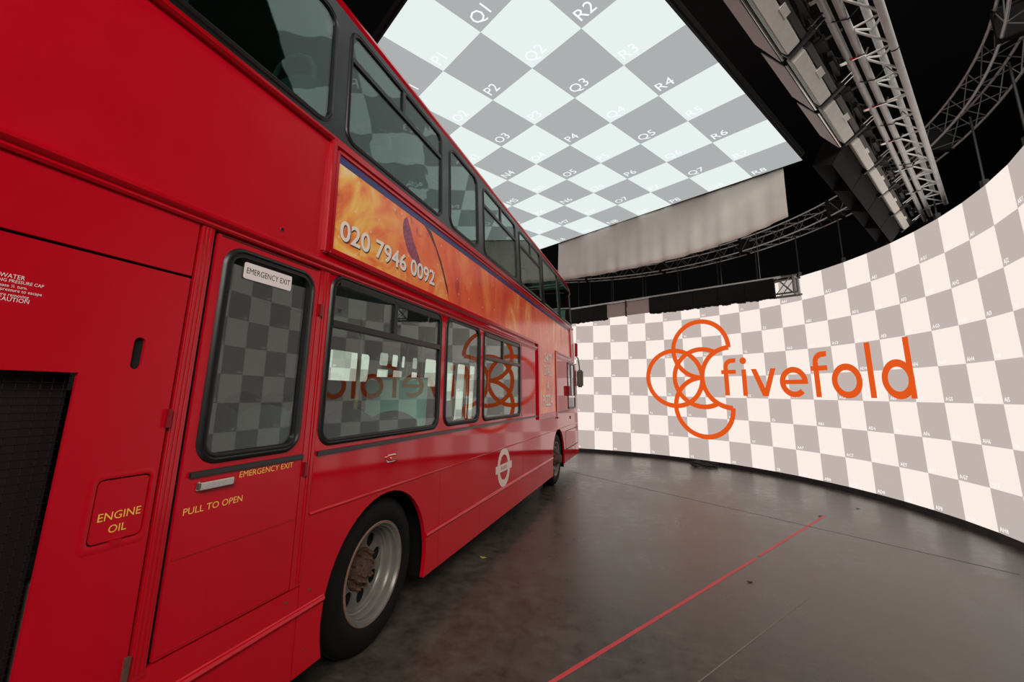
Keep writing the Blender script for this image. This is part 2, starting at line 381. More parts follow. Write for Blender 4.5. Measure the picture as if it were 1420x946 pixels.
# logo: five equal circles of radius rho, centres at the middle and one radius out
g = G(); LC, LRr, rho, hs = 6.91, 4.05, 1.425, .115
def arc(cx, cyy, a0, a1, n=44):
    outer = []; inner = []
    for k in range(n + 1):
        t = R(a0 + (a1 - a0) * k / n)
        outer.append((cx + (rho + hs) * math.cos(t), cyy - (rho + hs) * math.sin(t))); inner.append((cx + (rho - hs) * math.cos(t), cyy - (rho - hs) * math.sin(t)))
    for k in range(n):
        q = [outer[k], outer[k + 1], inner[k + 1], inner[k]]
        lgo.add([wallp(p[0], p[1], .006 + arc.z) for p in q], [(0, 1, 2, 3)])
    arc.z += .0004
arc.z = 0; lgo = g
arc(LC - rho, LRr, 0, 360, 72); arc(LC, LRr, 60, 300); arc(LC, LRr - rho, 0, 270); arc(LC, LRr + rho, 90, 360); arc(LC + rho, LRr, 90, 270)
g.build('logo_rings', ORG, led, fix=False)
g = G()
def wp_(u, v, o): return wallp(u, v, .006)
def poly(pts, fine=True):
    # split long shapes in columns so that they follow the facets
    us = [p[0] for p in pts]; cuts = [k for k in range(math.floor(min(us)) + 1, math.ceil(max(us)))]
    segs = [min(us)] + cuts + [max(us)]
    for a, b in zip(segs[:-1], segs[1:]):
        def clip(P, lim, keep_less):
            out = []
            for i in range(len(P)):
                p, q = P[i], P[(i + 1) % len(P)]; ip = (p[0] <= lim) if keep_less else (p[0] >= lim); iq = (q[0] <= lim) if keep_less else (q[0] >= lim)
                if ip: out.append(p)
                if ip != iq: t = (lim - p[0]) / (q[0] - p[0]); out.append((lim, p[1] + (q[1] - p[1]) * t))
            return out
        P = clip(clip(pts, b, True), a, False)
        if len(P) >= 3: g.flat([[(min(max(x, a + 1e-4), b - 1e-4), y) for x, y in P]], wp_, 0)
def ring(cx, cz, ro, ri, a0=0, a1=360, n=40):
    for k in range(n):
        t, s_ = R(a0 + (a1 - a0) * k / n), R(a0 + (a1 - a0) * (k + 1) / n)
        poly([(cx + ro * math.cos(t), cz - ro * math.sin(t)), (cx + ro * math.cos(s_), cz - ro * math.sin(s_)), (cx + ri * math.cos(s_), cz - ri * math.sin(s_)), (cx + ri * math.cos(t), cz - ri * math.sin(t))])
B_, X_, A_ = 4.9, 3.7, 3.03
def eff(x):
    poly([(x, 3.56), (x + .23, 3.56), (x + .23, B_), (x, B_)]); poly([(x - .12, X_), (x + .60, X_), (x + .60, X_ + .19), (x - .12, X_ + .19)])
    ring(x + .42, 3.58, .42, .20, 90, 180, 14); poly([(x + .42, 3.16), (x + .63, 3.16), (x + .62, 3.36), (x + .42, 3.38)])
eff(8.0); eff(12.15)
poly([(8.87, X_), (9.09, X_), (9.09, B_), (8.87, B_)]); poly([(8.98 + .16 * math.cos(R(k * 20)), 3.30 + .16 * math.sin(R(k * 20))) for k in range(18)])
poly([(9.33, X_), (9.58, X_), (9.915, 4.55), (9.915, B_), (9.79, B_)]); poly([(10.49, X_), (10.24, X_), (9.915, 4.55), (9.915, B_), (10.04, B_)])
ring(11.24, 4.305, .62, .385, -8, 322 - 8, 36); poly([(10.8, 4.21), (11.855, 4.21), (11.855, 4.39), (10.8, 4.39)])
ring(13.49, 4.305, .62, .385); poly([(14.365, A_), (14.595, A_), (14.595, B_), (14.365, B_)])
ring(15.49, 4.305, .62, .385); poly([(15.875, A_), (16.1, A_), (16.1, B_), (15.875, B_)])
g.build('logo_lettering', ORG, led, fix=False)

# ------------------------------------------------------------------ LED ceiling
CA = -0.541516; CS = 0.7597; CO = Vector((-2.670, 3.243)); CZ = 5.381
cu = Vector((math.cos(CA), math.sin(CA))); cv = Vector((-math.sin(CA), math.cos(CA)))
def ceilp(i, j, off=0.0):
    p = CO + cu * (CS * i) + cv * (CS * j); return (p.x, p.y, CZ - off)
cl = tag(empty('led_ceiling'), 'overhead video ceiling showing a pale grey and white checkerboard', 'video ceiling')
h = CS / 2
def ctile(nm, m):
    g = G(); g.add([(-h, -h, 0), (h, -h, 0), (h, h, 0), (-h, h, 0)], [(3, 2, 1, 0)])
    g.cur = 1; g.add([(-h, -h, 0), (h, -h, 0), (h, h, 0), (-h, h, 0), (-h, -h, .07), (h, -h, .07), (h, h, .07), (-h, h, .07)], [(0, 1, 5, 4), (1, 2, 6, 5), (2, 3, 7, 6), (3, 0, 4, 7), (4, 5, 6, 7)])
    me = bpy.data.meshes.new(nm); me.from_pydata(g.v, [], g.f); me.materials.append(m); me.materials.append(FIXB); me.polygons.foreach_set('material_index', g.mi); me.update(); return me
ctw, ctg = ctile('ceiling_panel_white', CLW), ctile('ceiling_panel_grey', CLG)
I0 = -8
for i in range(I0, 3):
    for j in range(8):
        # label letter P + i, number j+1; R2, Q1, Q3, P2 grey
        gy = (i + j) % 2 == 1
        o = link('led_panel', ctg if gy else ctw, cl); x, y, z = ceilp(i + .5, j + .5); o.location = (x, y, z); o.rotation_euler = (0, 0, CA)
g = G()
for i in range(I0, 3):
    for j in range(8):
        # text reads along -j direction, written near the corner (i, j+1)
        s = chr(ord('P') + i) + str(j + 1)
        text_cap(g, s, 0.06, 0.07, .15, lambda u, v, o: ceilp(i + u / CS, j + 1 - v / CS, .004), 0, res=2)
g.build('cell_labels', LBLC, cl, fix=False)
g = G()
x0, x1 = I0, 3
for (a, b) in (((x0, 0), (x1, 0)), ((x1, 0), (x1, 8)), ((x1, 8), (x0, 8)), ((x0, 8), (x0, 0))):
    p, q = Vector(ceilp(*a)), Vector(ceilp(*b)); g.tube([p + Vector((0, 0, .12)), q + Vector((0, 0, .12))], .05, 6)
g.build('rim_frame', FIXB, cl)

# cloth hanging under the far edge of the ceiling
g = G(); NI, NJ = 120, 10; lo_z = [(-4.15, 4.42), (-3.7, 4.36), (-2.4, 4.29), (-1.15, 4.26), (.1, 4.25), (.87, 4.28), (1.87, 4.37), (2.3, 4.45), (2.62, 4.50)]
def interp(x, tb):
    for (a, b), (c, d) in zip(tb[:-1], tb[1:]):
        if x <= c: return b + (d - b) * (x - a) / (c - a)
    return tb[-1][1]
rows = []
for b in range(NJ + 1):
    rw = []
    for a in range(NI + 1):
        i = -4.15 + (2.62 + 4.15) * a / NI; t = b / NJ; zb = interp(i, lo_z)
        w = .030 * math.sin(i * 9.1 + .6 * math.sin(i * 3)) + .020 * math.sin(i * 17 + 1.3 + t * 1.5)
        w *= .25 + .9 * t
        x, y, _ = ceilp(i, 8.045 + w * .7 + .02 * math.sin(t * 3 + i))
        rw.append((x, y, CZ + .02 - t * (CZ + .02 - zb)))
    rows.append(rw)
g.loft(rows, closed=False)
o = g.build('hanging_cloth', CLOTHW, smooth=True, fix=False, angle=180)
sm = o.modifiers.new('thickness', 'SOLIDIFY'); sm.thickness = .004
tag(o, 'off-white cloth drape hanging below the far edge of the video ceiling', 'cloth')

# ------------------------------------------------------------------ ring truss over the wall
rg = tag(empty('ring_truss'), 'curved lattice truss running above the top of the video wall', 'truss')
def rp(th, r, z): return (WC.x + r * math.cos(th), WC.y + r * math.sin(th), z)
ths = [R(-30 + 2.5 * k) for k in range(92)]
RZ0, RZ1, RA, RB = 5.02, 5.33, 5.58, 5.88
for r_, z_ in ((RA, RZ0), (RB, RZ0), (RA, RZ1), (RB, RZ1)):
    g = G(); g.tube([rp(t, r_, z_) for t in ths], .014, 8); g.build('truss_chord', ALU, rg, smooth=True)
g = G()
for k in range(0, len(ths) - 2, 2):
    a, b, c = ths[k], ths[k + 1], ths[k + 2]
    for (r_, r3, z_, z3) in ((RA, RA, RZ0, RZ1), (RB, RB, RZ0, RZ1), (RA, RB, RZ0, RZ0), (RA, RB, RZ1, RZ1)):
        g.tube([rp(a, r_, z_), rp(b, r3, z3)], .006, 5); g.tube([rp(b, r3, z3), rp(c, r_, z_)], .006, 5)
tag(g.build('lattice_bracing', ALUD, rg, smooth=True), kind='stuff')
for k in range(3, len(ths), 9):
    t = ths[k]; g = G(); d = Vector((-math.sin(t), math.cos(t), 0)); rr_ = Vector((math.cos(t), math.sin(t), 0))
    g.obox(rp(t, (RA + RB) / 2, (RZ0 + RZ1) / 2), rr_ * .175, d * .035, (0, 0, .175)); g.build('black_joiner', CLOTHB, rg)
for k in range(1, len(ths), 4):
    t = ths[k]; g = G(); g.tube([rp(t, WR + .04, WTOP - .02), rp(t, WR + .04, RZ0 + .02)], .012, 6); g.obox(rp(t, WR + .04, WTOP + .05), (.03, 0, 0), (0, .03, 0), (0, 0, .05)); g.build('hanging_strop', FIXD, rg)

# ------------------------------------------------------------------ batten with black panels in front of the wall
bt = tag(empty('hanging_batten'), 'straight batten of black panels hanging in front of the video wall', 'lighting batten')
P0 = Vector((-2.02, 11.42, 3.51)); P1 = Vector((2.30, 9.12, 3.51)); bd = (P1 - P0); bl = bd.length; bd = bd.normalized(); bn = Vector((bd.y, -bd.x, 0))
if bn.y > 0: bn = -bn
def bpnt(s, z, o=0): return P0 + bd * s + bn * o + Vector((0, 0, z))
g = G(); g.tube([bpnt(-.3, .42), bpnt(bl + .12, .40)], .024, 10); g.build('pipe', ALU, bt, smooth=True)
g = G(); g.tube([bpnt(-.3, .42, -.28), bpnt(bl + .12, .40, -.28)], .02, 8); g.build('pipe', ALUD, bt, smooth=True)
segs = []; s = -.3
bounds = [-.3, .35, .86, 1.36, 1.36, 1.94, 2.42, 2.9, 3.4, 3.9, 4.38, bl - .02]
spec = [(-.3, .18, 'k'), (.19, .60, 'k'), (.61, .99, 'k'), (1.00, 1.50, 'p'), (1.55, 2.10, 'p'), (2.12, 2.60, 'k'), (2.61, 3.1, 'k'), (3.11, 3.6, 'k'), (3.61, 4.1, 'k'), (4.11, 4.6, 'k')]
for a, b, kd in spec:
    g = G(); k = bl / 4.6
    a *= k; b *= k
    if kd == 'k':
        g.obox(bpnt((a + b) / 2, .19, .02), bd * (b - a) / 2, bn * .04, (0, 0, .19))
        nr = 9
        for q in range(nr): g.obox(bpnt(a + (b - a) * (q + .5) / nr, .005 + random.uniform(-.012, .01), .03), bd * (b - a) / nr * .42, bn * .03, (0, 0, random.uniform(.012, .03)))
        for q in range(6): g.obox(bpnt((a + b) / 2, .04 + q * .06, .062), bd * (b - a) / 2 * .97, bn * .004, (0, 0, .008))
        g.build('black_panel', CLOTHB, bt)
    else:
        g.obox(bpnt((a + b) / 2, .195, .03), bd * (b - a) / 2, bn * .02, (0, 0, .165)); g.build('diffuser_panel', PINKP, bt)
g = G(); g.tube([bpnt(1.53 * bl / 4.6, .0, .06), bpnt(1.525 * bl / 4.6, .4, .06)], .022, 8); g.build('divider_post', FIXB, bt)
g = G()   # open lattice at the right end
e0 = 4.62 * bl / 4.6; e1 = e0 + .36
for z in (.07, .40):
    g.tube([bpnt(e0 - .1, z), bpnt(e1, z)], .02, 6); g.tube([bpnt(e0 - .1, z, -.28), bpnt(e1, z, -.28)], .02, 6); g.tube([bpnt(e1 - .06, z), bpnt(e1 - .06, z, -.28)], .02, 6)
for o_ in (0, -.28):
    g.tube([bpnt(e1 - .06, .07, o_), bpnt(e1 - .06, .4, o_)], .028, 8); g.tube([bpnt(e0, .07, o_), bpnt(e1 - .1, .4, o_)], .010, 5); g.tube([bpnt(e0, .4, o_), bpnt(e1 - .1, .07, o_)], .010, 5)
g.tube([bpnt(e0 - .05, .0), bpnt(e1 + .03, .0)], .018, 6)
g.build('end_lattice', ALUD, bt, smooth=True)
for s_ in (.4, 1.1, 1.9, 2.75, 3.65, 4.35):
    g = G(); g.tube([bpnt(s_ * bl / 4.6, .42, -.1), bpnt(s_ * bl / 4.6, 2.2, -.1)], .009, 5); g.build('hanging_wire', FIXD, bt)

# ------------------------------------------------------------------ near lighting truss and its fixtures
nt = tag(empty('lighting_truss'), 'silver triangular lighting truss running overhead toward the video wall', 'truss')
cu3, cv3 = Vector((cu.x, cu.y, 0)), Vector((cv.x, cv.y, 0))
def tp(u, v, z): return cu3 * u + cv3 * v + Vector((0, 0, z))
TZ = 4.35
V0 = 1.2
def chord(nm, u, v1, z, r=.026, v0=V0, m=ALU):
    g = G(); g.tube([tp(u, v0, z), tp(u, v1, z)], r, 16); return g.build(nm, m, nt, smooth=True)
UR, UL, UA, ZA = -.222, -.415, -.318, TZ + .19
chord('truss_chord', UR, 8.15, TZ); chord('truss_chord', UL, 8.55, TZ); chord('truss_chord', UA, 8.05, ZA)
chord('clamped_pipe', UL - .075, 8.72, TZ - .005)
nb = 17; dv = (8.1 - V0) / nb
for k in range(nb):
    a = V0 + dv * k; b = a + dv
    for (ua, za, ub, zb) in ((UL, TZ, UR, TZ), (UL, TZ, UA, ZA), (UR, TZ, UA, ZA)):
        g = G(); g.tube([tp(ua, a, za), tp(ub, b - .03, zb)], .0095, 7); g.build('diagonal_brace', ALU, nt, smooth=True)
    g = G(); g.tube([tp(UL, b, TZ), tp(UR, b - .012, TZ)], .0095, 7); g.build('cross_brace', ALU, nt, smooth=True)
for v_ in (2.25, 3.12, 3.95, 4.8, 5.62, 6.45, 7.3, 8.1):
    g = G(); g.tube([tp(UL - .115, v_, TZ + .01), tp(UL - .05, v_, TZ - .034), tp(UL + .03, v_ + .01, TZ - .03), tp(UL + .05, v_ + .02, TZ + .02)], .011, 6)
    g.obox(tp(UL - .11, v_, TZ - .01), cu3 * .022, cv3 * .02, (0, 0, .03)); g.build('pipe_clamp', CHROME, nt, smooth=True)
for v_ in (2.6, 3.4, 4.3, 5.2, 6.3):   # cable ties / cable loops
    g = G(); g.tube([tp(UL - .12, v_, TZ - .01), tp(UL - .05, v_ + .02, TZ - .035), tp(UL + .02, v_ + .07, TZ - .03), tp(UL + .07, v_ + .1, TZ + .03), tp(UA, v_ + .18, ZA - .06), tp(UR - .02, v_ + .22, TZ - .0)], .005, 5); g.build('cable', CABLE, nt, smooth=True)
for v_ in (2.2, 3.0, 4.1):
    g = G(); g.tube([tp(UR + .028 * math.cos(t), v_ + .01 * math.sin(t), TZ + .028 * math.sin(t)) for t in [R(20 * k) for k in range(18)]], .004, 5, closed=True); g.build('cable_tie', CABLE, nt, smooth=True)
# loose cable bundle between fixtures and truss
g = G()
for k in range(6):
    g.tube([tp(UL - .19 - .02 * k + .03 * math.sin(v_ * 4 + k), v_, TZ + .03 + .02 * math.sin(v_ * 5 + 2 * k)) for v_ in [1.4 + .25 * q for q in range(28)]], .007, 5)
g.build('cable_bundle', CABLE, nt, smooth=True)
order = ['nearest', 'second nearest', 'third', 'fourth', 'fifth', 'sixth', 'seventh', 'farthest']
for k in range(8):
    v0_ = 1.72 + .83 * k; snoot = k >= 4
    f = tag(empty('panel_light', tuple(tp(-.8, v0_ + .4, 4.2))), ('black-skirted ' if snoot else 'pale boxed ') + 'panel light on the lighting truss, ' + order[k] + ' along the row', 'panel light', 'panel lights along the lighting truss')
    org = tp(-.8, v0_ + .4, 4.2)
    def fp(u, v, z): return tp(u + .10, v0_ + v - .06, z) - org
    # housing: pale box, tilted
    g = G(); ax = cu3 * math.cos(R(35)) + Vector((0, 0, 1)) * math.sin(R(35)); az = -cu3 * math.sin(R(35)) + Vector((0, 0, 1)) * math.cos(R(35))
    hw = .055 if not snoot else .04
    g.obox(fp(-.815 + (0.03 if snoot else 0), .40, 4.163), ax * hw, cv3 * .36, az * .035); g.build('housing', FIX, f, bevel=.006)
    g = G(); g.obox(fp(-.742, .42, 4.212), ax * .022, cv3 * .37, az * .03); g.build('rear_rail', FIXD, f)
    g = G(); g.obox(fp(-.762, .40, 4.200), ax * .024, cv3 * .055, az * .038); g.build('control_box', FIX, f)
    for vv in (.79,):
        g = G(); g.obox(fp(-.77, vv, 4.19), ax * .11, cv3 * .018, az * .04); g.build('end_plate', FIXB, f)
        g = G(); g.tube([fp(-.70, vv - .03, 4.23), fp(-.60, vv - .03, 4.30)], .009, 6); g.tube([fp(-.70, vv + .03, 4.23), fp(-.60, vv + .03, 4.30)], .009, 6); g.build('yoke_rods', CHROME, f, smooth=True)
    if not snoot:
        g = G(); g.tube([fp(-.875, .02, 4.10), fp(-.875, .78, 4.10)], .009, 6); g.build('front_rail', CHROME, f, smooth=True)
        # angled diffuser face hanging on the outer side
        g = G(); a = fp(-.89, .02, 4.09); b = fp(-.89, .78, 4.09); c_ = fp(-.985, .55 if k else .4, 4.17); d_ = fp(-.985, -.15, 4.17)
        n_ = Vector((0, 0, .012)); g.loft([[a, b, c_, d_], [a + n_, b + n_, c_ + n_, d_ + n_]]); g.add([a, b, c_, d_], [(0, 1, 2, 3)]); g.add([a + n_, b + n_, c_ + n_, d_ + n_], [(3, 2, 1, 0)])
        g.build('diffuser_flap', FIXW, f)
    else:
        g = G(); tops = [fp(-.83, -.02, 4.16), fp(-.83, .80, 4.16), fp(-1.02, .80, 4.22), fp(-1.02, -.02, 4.22)]
        bots = [fp(-.98, .05, 3.98), fp(-.98, .86, 3.98), fp(-1.15, .86, 4.04), fp(-1.15, .05, 4.04)]
        g.loft([tops, bots]); g.build('cloth_skirt', CLOTHB, f)
    g = G(); g.tube([fp(-.70, .3, 4.36), fp(-.56, .33, 4.40)], .012, 6); g.obox(fp(-.70, .33, 4.36), cu3 * .035, cv3 * .07, (0, 0, .03)); g.build('power_supply', FIXB, f)
    g = G(); g.obox(fp(-.68, .60, 4.33), cu3 * .015, cv3 * .12, (0, 0, .05)); g.tube([fp(-.66, .45, 4.30), fp(-.62, .66, 4.36)], .008, 5); g.build('hanging_bracket', FIXD, f)

# ================================================================== THE BUS
T15, T26, T37 = math.tan(R(1.5)), math.tan(R(2.6)), math.tan(R(3.75))
D0 = 1.71 + (.24 - .6) * T15; D23 = D0 + (2.3 - .24) * T15; D30 = D23 + .75 * T26
def Dz(z):
    if z < 2.3: return D0 + (z - .24) * T15
    if z < 3.05: return D23 + (z - 2.3) * T26
    return D30 + (z - 3.05) * T37
XC = -2.975
def S(y, z, o=0.0): return (-Dz(z) + o, y, z)
def SF(y, z, o=0.0): return (2 * XC + Dz(z) - o, y, z)      # far side
bus = tag(empty('double_decker_bus', (XC, 4.9, 0)), 'red double-decker bus with a pizza banner along its side', 'bus')
bus.location = (0, 0, 0)
YR, YF = -.45, 9.93
def plate(nm, loops, m, a=-.03, b=0.0, par=bus, mp=S, **k):
    g = G(); g.prism(loops, mp, a, b); return g.build(nm, m, par, **k)

# ---- lower deck rear
GR = (-.25, .86, .55, 1.631)
slot = rrect(.995, 1.03, 1.65, 1.763, .017, 5)
hatch = rrect(.968, 1.125, 1.09, 1.291, .018, 4)
plate('engine_door', [rect(YR, 1.146, .25, 2.017), rect(*GR), slot, hatch], REDD, -.012)
plate('upper_rear_panel', [rect(YR, 1.147, 2.028, 2.26)], REDD, -.012)
plate('slot_recess', [rrect(.985, 1.04, 1.64, 1.773, .02, 5)], VOID, -.05, -.013)
gro = tag(empty('engine_grille', parent=bus), 'dark wire mesh grille')
plate('mesh_backing', [rect(GR[0] - .01, GR[1] + .01, GR[2] - .01, GR[3] + .01)], GRILLE, -.09, -.06, gro)
g = G()
for k in range(49):
    z = GR[2] + (GR[3] - GR[2]) * (k + .5) / 49; g.tube([S(GR[0], z, -.028), S(GR[1], z, -.028)], .0013, 4)
for k in range(42):
    y = GR[0] + (GR[1] - GR[0]) * (k + .5) / 42; g.tube([S(y, GR[2], -.032), S(y, GR[3], -.032)], .0013, 4)
tag(g.build('wire_mesh', WIRE, gro), kind='stuff')
hp = tag(empty('oil_hatch', parent=bus), 'red flap lettered ENGINE OIL')
plate('hatch_flap', [rrect(.973, 1.120, 1.095, 1.286, .015, 4)], REDD, -.011, -.002, hp)
plate('hatch_recess', [rrect(.955, 1.135, 1.08, 1.305, .02, 4)], VOID, -.06, -.0125, hp)
g = G(); ol, il = rrect(.944, 1.138, 1.066, 1.31, .025, 4), rrect(.950, 1.133, 1.072, 1.304, .022, 4)
g.loft([[S(*p, .0) for p in ol], [S(*p, .0012) for p in il], [S(*p, .0012) for p in rrect(.962, 1.129, 1.084, 1.296, .018, 4)], [S(*p, 0) for p in rrect(.968, 1.125, 1.09, 1.291, .018, 4)]]); g.build('hatch_surround', REDD, hp, smooth=True)
g = G(); g.prism([[(1.03, 1.094), (1.036, 1.078), (1.06, 1.078), (1.066, 1.094)]], S, -.006, .003); g.build('hatch_tab', RED2, hp)
g = G(); text_fit(g, 'ENGINE', .988, 1.110, 1.160, 1.185, S, -.001); text_fit(g, 'OIL', 1.023, 1.074, 1.119, 1.143, S, -.001); g.build('hatch_lettering', YEL, hp, fix=False)
g = G()
for s_, y_, z_, cp in (('HOT WATER', .692, 1.889, .0125), ('REMOVING PRESSURE CAP', .735, 1.8765, .0095), ('Release \u00bc turn.', .702, 1.8625, .0095), ('pressure to escape', .735, 1.851, .0095), ('before removing', .709, 1.8365, .0095), ('CAUTION', .712, 1.8225, .0125)):
    text_cap(g, s_, y_, z_, cp, S, .0012, 'R', stretch=0.86)
g.build('caution_lettering', WHT, bus, fix=False)
g = G(); g.obox(S(1.143, 1.478, .008), (.008, 0, 0), (0, .006, 0), (0, 0, .033)); g.build('hinge', HNG, bus)
g = G(); g.obox(S(1.143, .66, .004), (.008, 0, 0), (0, .007, 0), (0, 0, .05)); g.build('latch', RUST, bus)
# pillar between engine door and emergency door
plate('door_pillar', [rect(1.156, 1.209, .62, 2.262)], RED2, -.012, .003)
for k in range(3):
    plate('pillar_rib', [rect(1.162 + k * .015, 1.169 + k * .015, .64, 2.25)], RED2, .003, .006)
plate('seam_backing', [rect(1.92, YF - .02, .955, .98)], VOID, -.06, -.035)
plate('seam_backing', [rect(1.12, 1.24, .3, 2.28)], VOID, -.05, -.016); plate('seam_backing', [rect(1.80, 1.91, .3, 2.28)], VOID, -.05, -.016)
# ---- emergency door
ed = tag(empty('emergency_door', parent=bus), 'emergency exit door with a rounded window')
WO = rrect(1.262, 1.785, 1.288, 2.212, .095, 8)
def inset(y0, y1, z0, z1, r, d, n=8): return rrect(y0 + d, y1 - d, z0 + d, z1 - d, max(.008, r - d), n)
ARGS = (1.262, 1.785, 1.288, 2.212, .095)
plate('door_skin', [rect(1.228, 1.815, .650, 2.24), inset(*ARGS, .02)], REDD, -.012, .002, ed)
def gasket(nm, par, args, w, m=BLK, h=.014, mp=S, base=.002, n=8):
    L = [[mp(*p, base - .002) for p in inset(*args, 0, n)], [mp(*p, base + h * .8) for p in inset(*args, w * .18, n)], [mp(*p, base + h) for p in inset(*args, w * .4, n)],
         [mp(*p, base + h * .55) for p in inset(*args, w * .55, n)], [mp(*p, base + h * .8) for p in inset(*args, w * .7, n)], [mp(*p, base + h * .6) for p in inset(*args, w * .9, n)], [mp(*p, base - .02) for p in inset(*args, w, n)]]
    g = G(); g.loft(L); return g.build(nm, m, par, smooth=True, angle=50)
def pane(nm, par, args, w, m, mp=S, n=8, off=-.004, th=.006):
    g = G(); g.prism([inset(*args, w - .006, n)], mp, off - th, off); return g.build(nm, m, par)
gasket('window_gasket', ed, ARGS, .046); pane('window_pane', ed, ARGS, .046, GLS)
g = G(); g.prism([rrect(1.367, 1.631, 2.080, 2.156, .008, 3)], S, -.003, .0005); g.build('window_sticker', STICK, ed)
g = G(); text_fit(g, 'EMERGENCY EXIT', 1.378, 1.621, 2.106, 2.133, S, .0012); g.build('sticker_lettering', INK, ed, fix=False)
plate('rubbing_strip', [rect(1.253, 1.818, 1.247, 1.271)], STRIP, .002, .014, ed, bevel=.004)
g = G(); g.obox(S(1.362, 1.2135, .016), (.010, 0, 0), (0, .072, 0), (0, 0, .014)); g.obox(S(1.292, 1.2135, .006), (.01, 0, 0), (0, .008, 0), (0, 0, .016)); g.build('door_handle', CHROME, ed, bevel=.003)
g = G(); text_fit(g, 'EMERGENCY EXIT', 1.474, 1.762, 1.214, 1.239, S, .003); text_fit(g, 'PULL TO OPEN', 1.256, 1.502, 1.115, 1.140, S, .003); g.build('door_lettering', YEL, ed, fix=False)
plate('door_crease', [rect(1.24, 1.812, .966, .974)], RED2, .002, .005, ed)
plate('door_crease', [rect(1.24, 1.812, .66, .665)], RED2, .002, .004, ed)
plate('top_groove', [rect(1.242, 1.803, 2.232, 2.238)], VOID, .0, .0026, ed)
for z_ in (2.02, 1.194):
    g = G(); g.obox(S(1.836, z_, .008), (.010, 0, 0), (0, .011, 0), (0, 0, .034)); g.build('hinge', HNG, ed, bevel=.003)
plate('hinge_pillar', [rect(1.822, 1.896, .646, 2.262)], RED2, -.012, .001)
for k in range(2): plate('pillar_rib', [rect(1.856 + k * .018, 1.864 + k * .018, .66, 2.25)], RED2, .001, .005)
# ---- skirts and arches
def arc_pts(cy, cz, ry, rz, a0, a1, n=20): return [(cy + ry * math.cos(R(a0 + (a1 - a0) * k / n)), cz + rz * math.sin(R(a0 + (a1 - a0) * k / n))) for k in range(n + 1)]
RAY, FAY, AZ = 2.59, 7.865, .40
ra = arc_pts(RAY, AZ, .537, .537, 197, -17, 26)
plate('skirt_panel', [rect(YR, 1.882, .24, .524)], REDD)
plate('door_sill_panel', [rect(1.155, 1.882, .53, .642)], RED)
plate('rear_arch_panel', [[(1.887, .24), (2.076, .24)] + ra + [(3.106, .24), (3.322, .24), (3.322, .963), (1.887, .963)]], RED)
plate('skirt_panel', [rect(3.327, 4.168, .24, .522)], RED); plate('skirt_panel', [rect(4.173, 7.372, .24, .522)], RED)
plate('side_panel', [rect(3.327, 5.620, .527, .963)], RED)
fa = arc_pts(FAY, .43, .50, .54, 169, -14, 26)
plate('front_arch_panel', [[(5.625, .527), (7.372, .527)] + fa + [(8.36, .31), (YF, .31), (YF, .963), (5.625, .963)]], RED)
for y_ in (1.807, 1.953):
    g = G(); g.tube([S(y_, .60, .0), S(y_, .60, .005)], .006, 8); g.build('screw_head', RUST, bus)
for y_, z_ in ((1.30, .50), (1.95, .34), (3.29, .60), (3.36, .59), (5.30, .72), (5.5, .66)):
    g = G(); g.tube([S(y_, z_, .0), S(y_, z_, .003)], .0045, 8); g.build('screw_head', RUST, bus)
g = G(); fh = rrect(8.5, 9.86, .53, .885, .03, 4); g.loft([[S(*p, .0005) for p in fh], [S(*p, .0005) for p in rrect(8.53, 9.84, .545, .872, .03, 4)]]); g.build('front_hatch_gap', VOID, bus)
# ---- window band of the lower deck
W = {'w1': (1.905, 3.255, 1.290, 2.263, .10), 'w2': (3.335, 4.125, 1.298, 2.268, .11), 'w3': (4.205, 5.535, 1.295, 2.268, .085), 'dw': (8.845, 9.67, 1.285, 2.268, .05)}
plate('window_band', [rect(1.90, YF, .968, 2.272)] + [inset(*a, .016) for a in W.values()], RED)
for key, nm in (('w1', 'bus_window'), ('w2', 'bus_window'), ('w3', 'bus_window'), ('dw', 'driver_window')):
    wo = empty(nm, parent=bus); a = W[key]; w_ = .042 if key != 'dw' else .05
    gasket('window_gasket', wo, a, w_, base=0.0); pane('window_pane', wo, a, w_, GLS)
    if key in ('w1', 'w3'):
        plate('transom_bar', [rect(a[0] + .03, a[1] - .03, 1.945, 1.985)], BLK, -.01, .013, wo, bevel=.004)
        mull = 2.553 if key == 'w1' else 4.83
        plate('mullion', [rect(mull - .023, mull + .023, 1.98, a[3] - .03)], BLK, -.01, .011, wo, bevel=.004)
        plate('top_rail', [rect(a[0] + .07, a[1] - .07, a[3] - .065, a[3] - .035)], BLK, -.01, .009, wo)
        for yy in ((a[0] + .075, mull + .05) if key == 'w1' else ()):
            g = G(); g.flat([[(yy, 2.06), (yy + .036, 2.06), (yy + .018, 2.03)]], S, -.0035); g.build('triangle_decal', INK, wo, fix=False)
    if key == 'dw':
        plate('transom_bar', [rect(a[0] + .03, a[1] - .03, 1.52, 1.56)], CHROME, -.01, .006, wo); plate('sliding_stile', [rect(9.22, 9.26, 1.56, 2.22)], BLK, -.01, .006, wo)
for y0, y1 in ((1.91, 6.40), (7.80, 8.86)):
    plate('rubbing_strip', [rect(y0, y1, 1.247, 1.271)], STRIP, .0, .013, bevel=.004)
plate('panel_joint', [rect(5.598, 5.608, 1.29, 2.25)], VOID, .0, .0015)
g = G(); g.prism([rrect(2.545, 2.660, 1.124, 1.173, .022, 5)], S, 0, .006); lm = g.build('side_lamp', CHROME, bus)
g = G(); L_ = []
for d_, o_ in ((.001, .0055), (.003, .018), (.009, .026)): L_.append([S(*p, o_) for p in rrect(2.562 + d_, 2.655 - d_, 1.129 + d_, 1.168 - d_, max(.004, .018 - d_), 5)])
g.loft(L_); g.add(L_[-1], [tuple(range(len(L_[-1])))]); g.build('lamp_lens', LENS, lm, smooth=True)
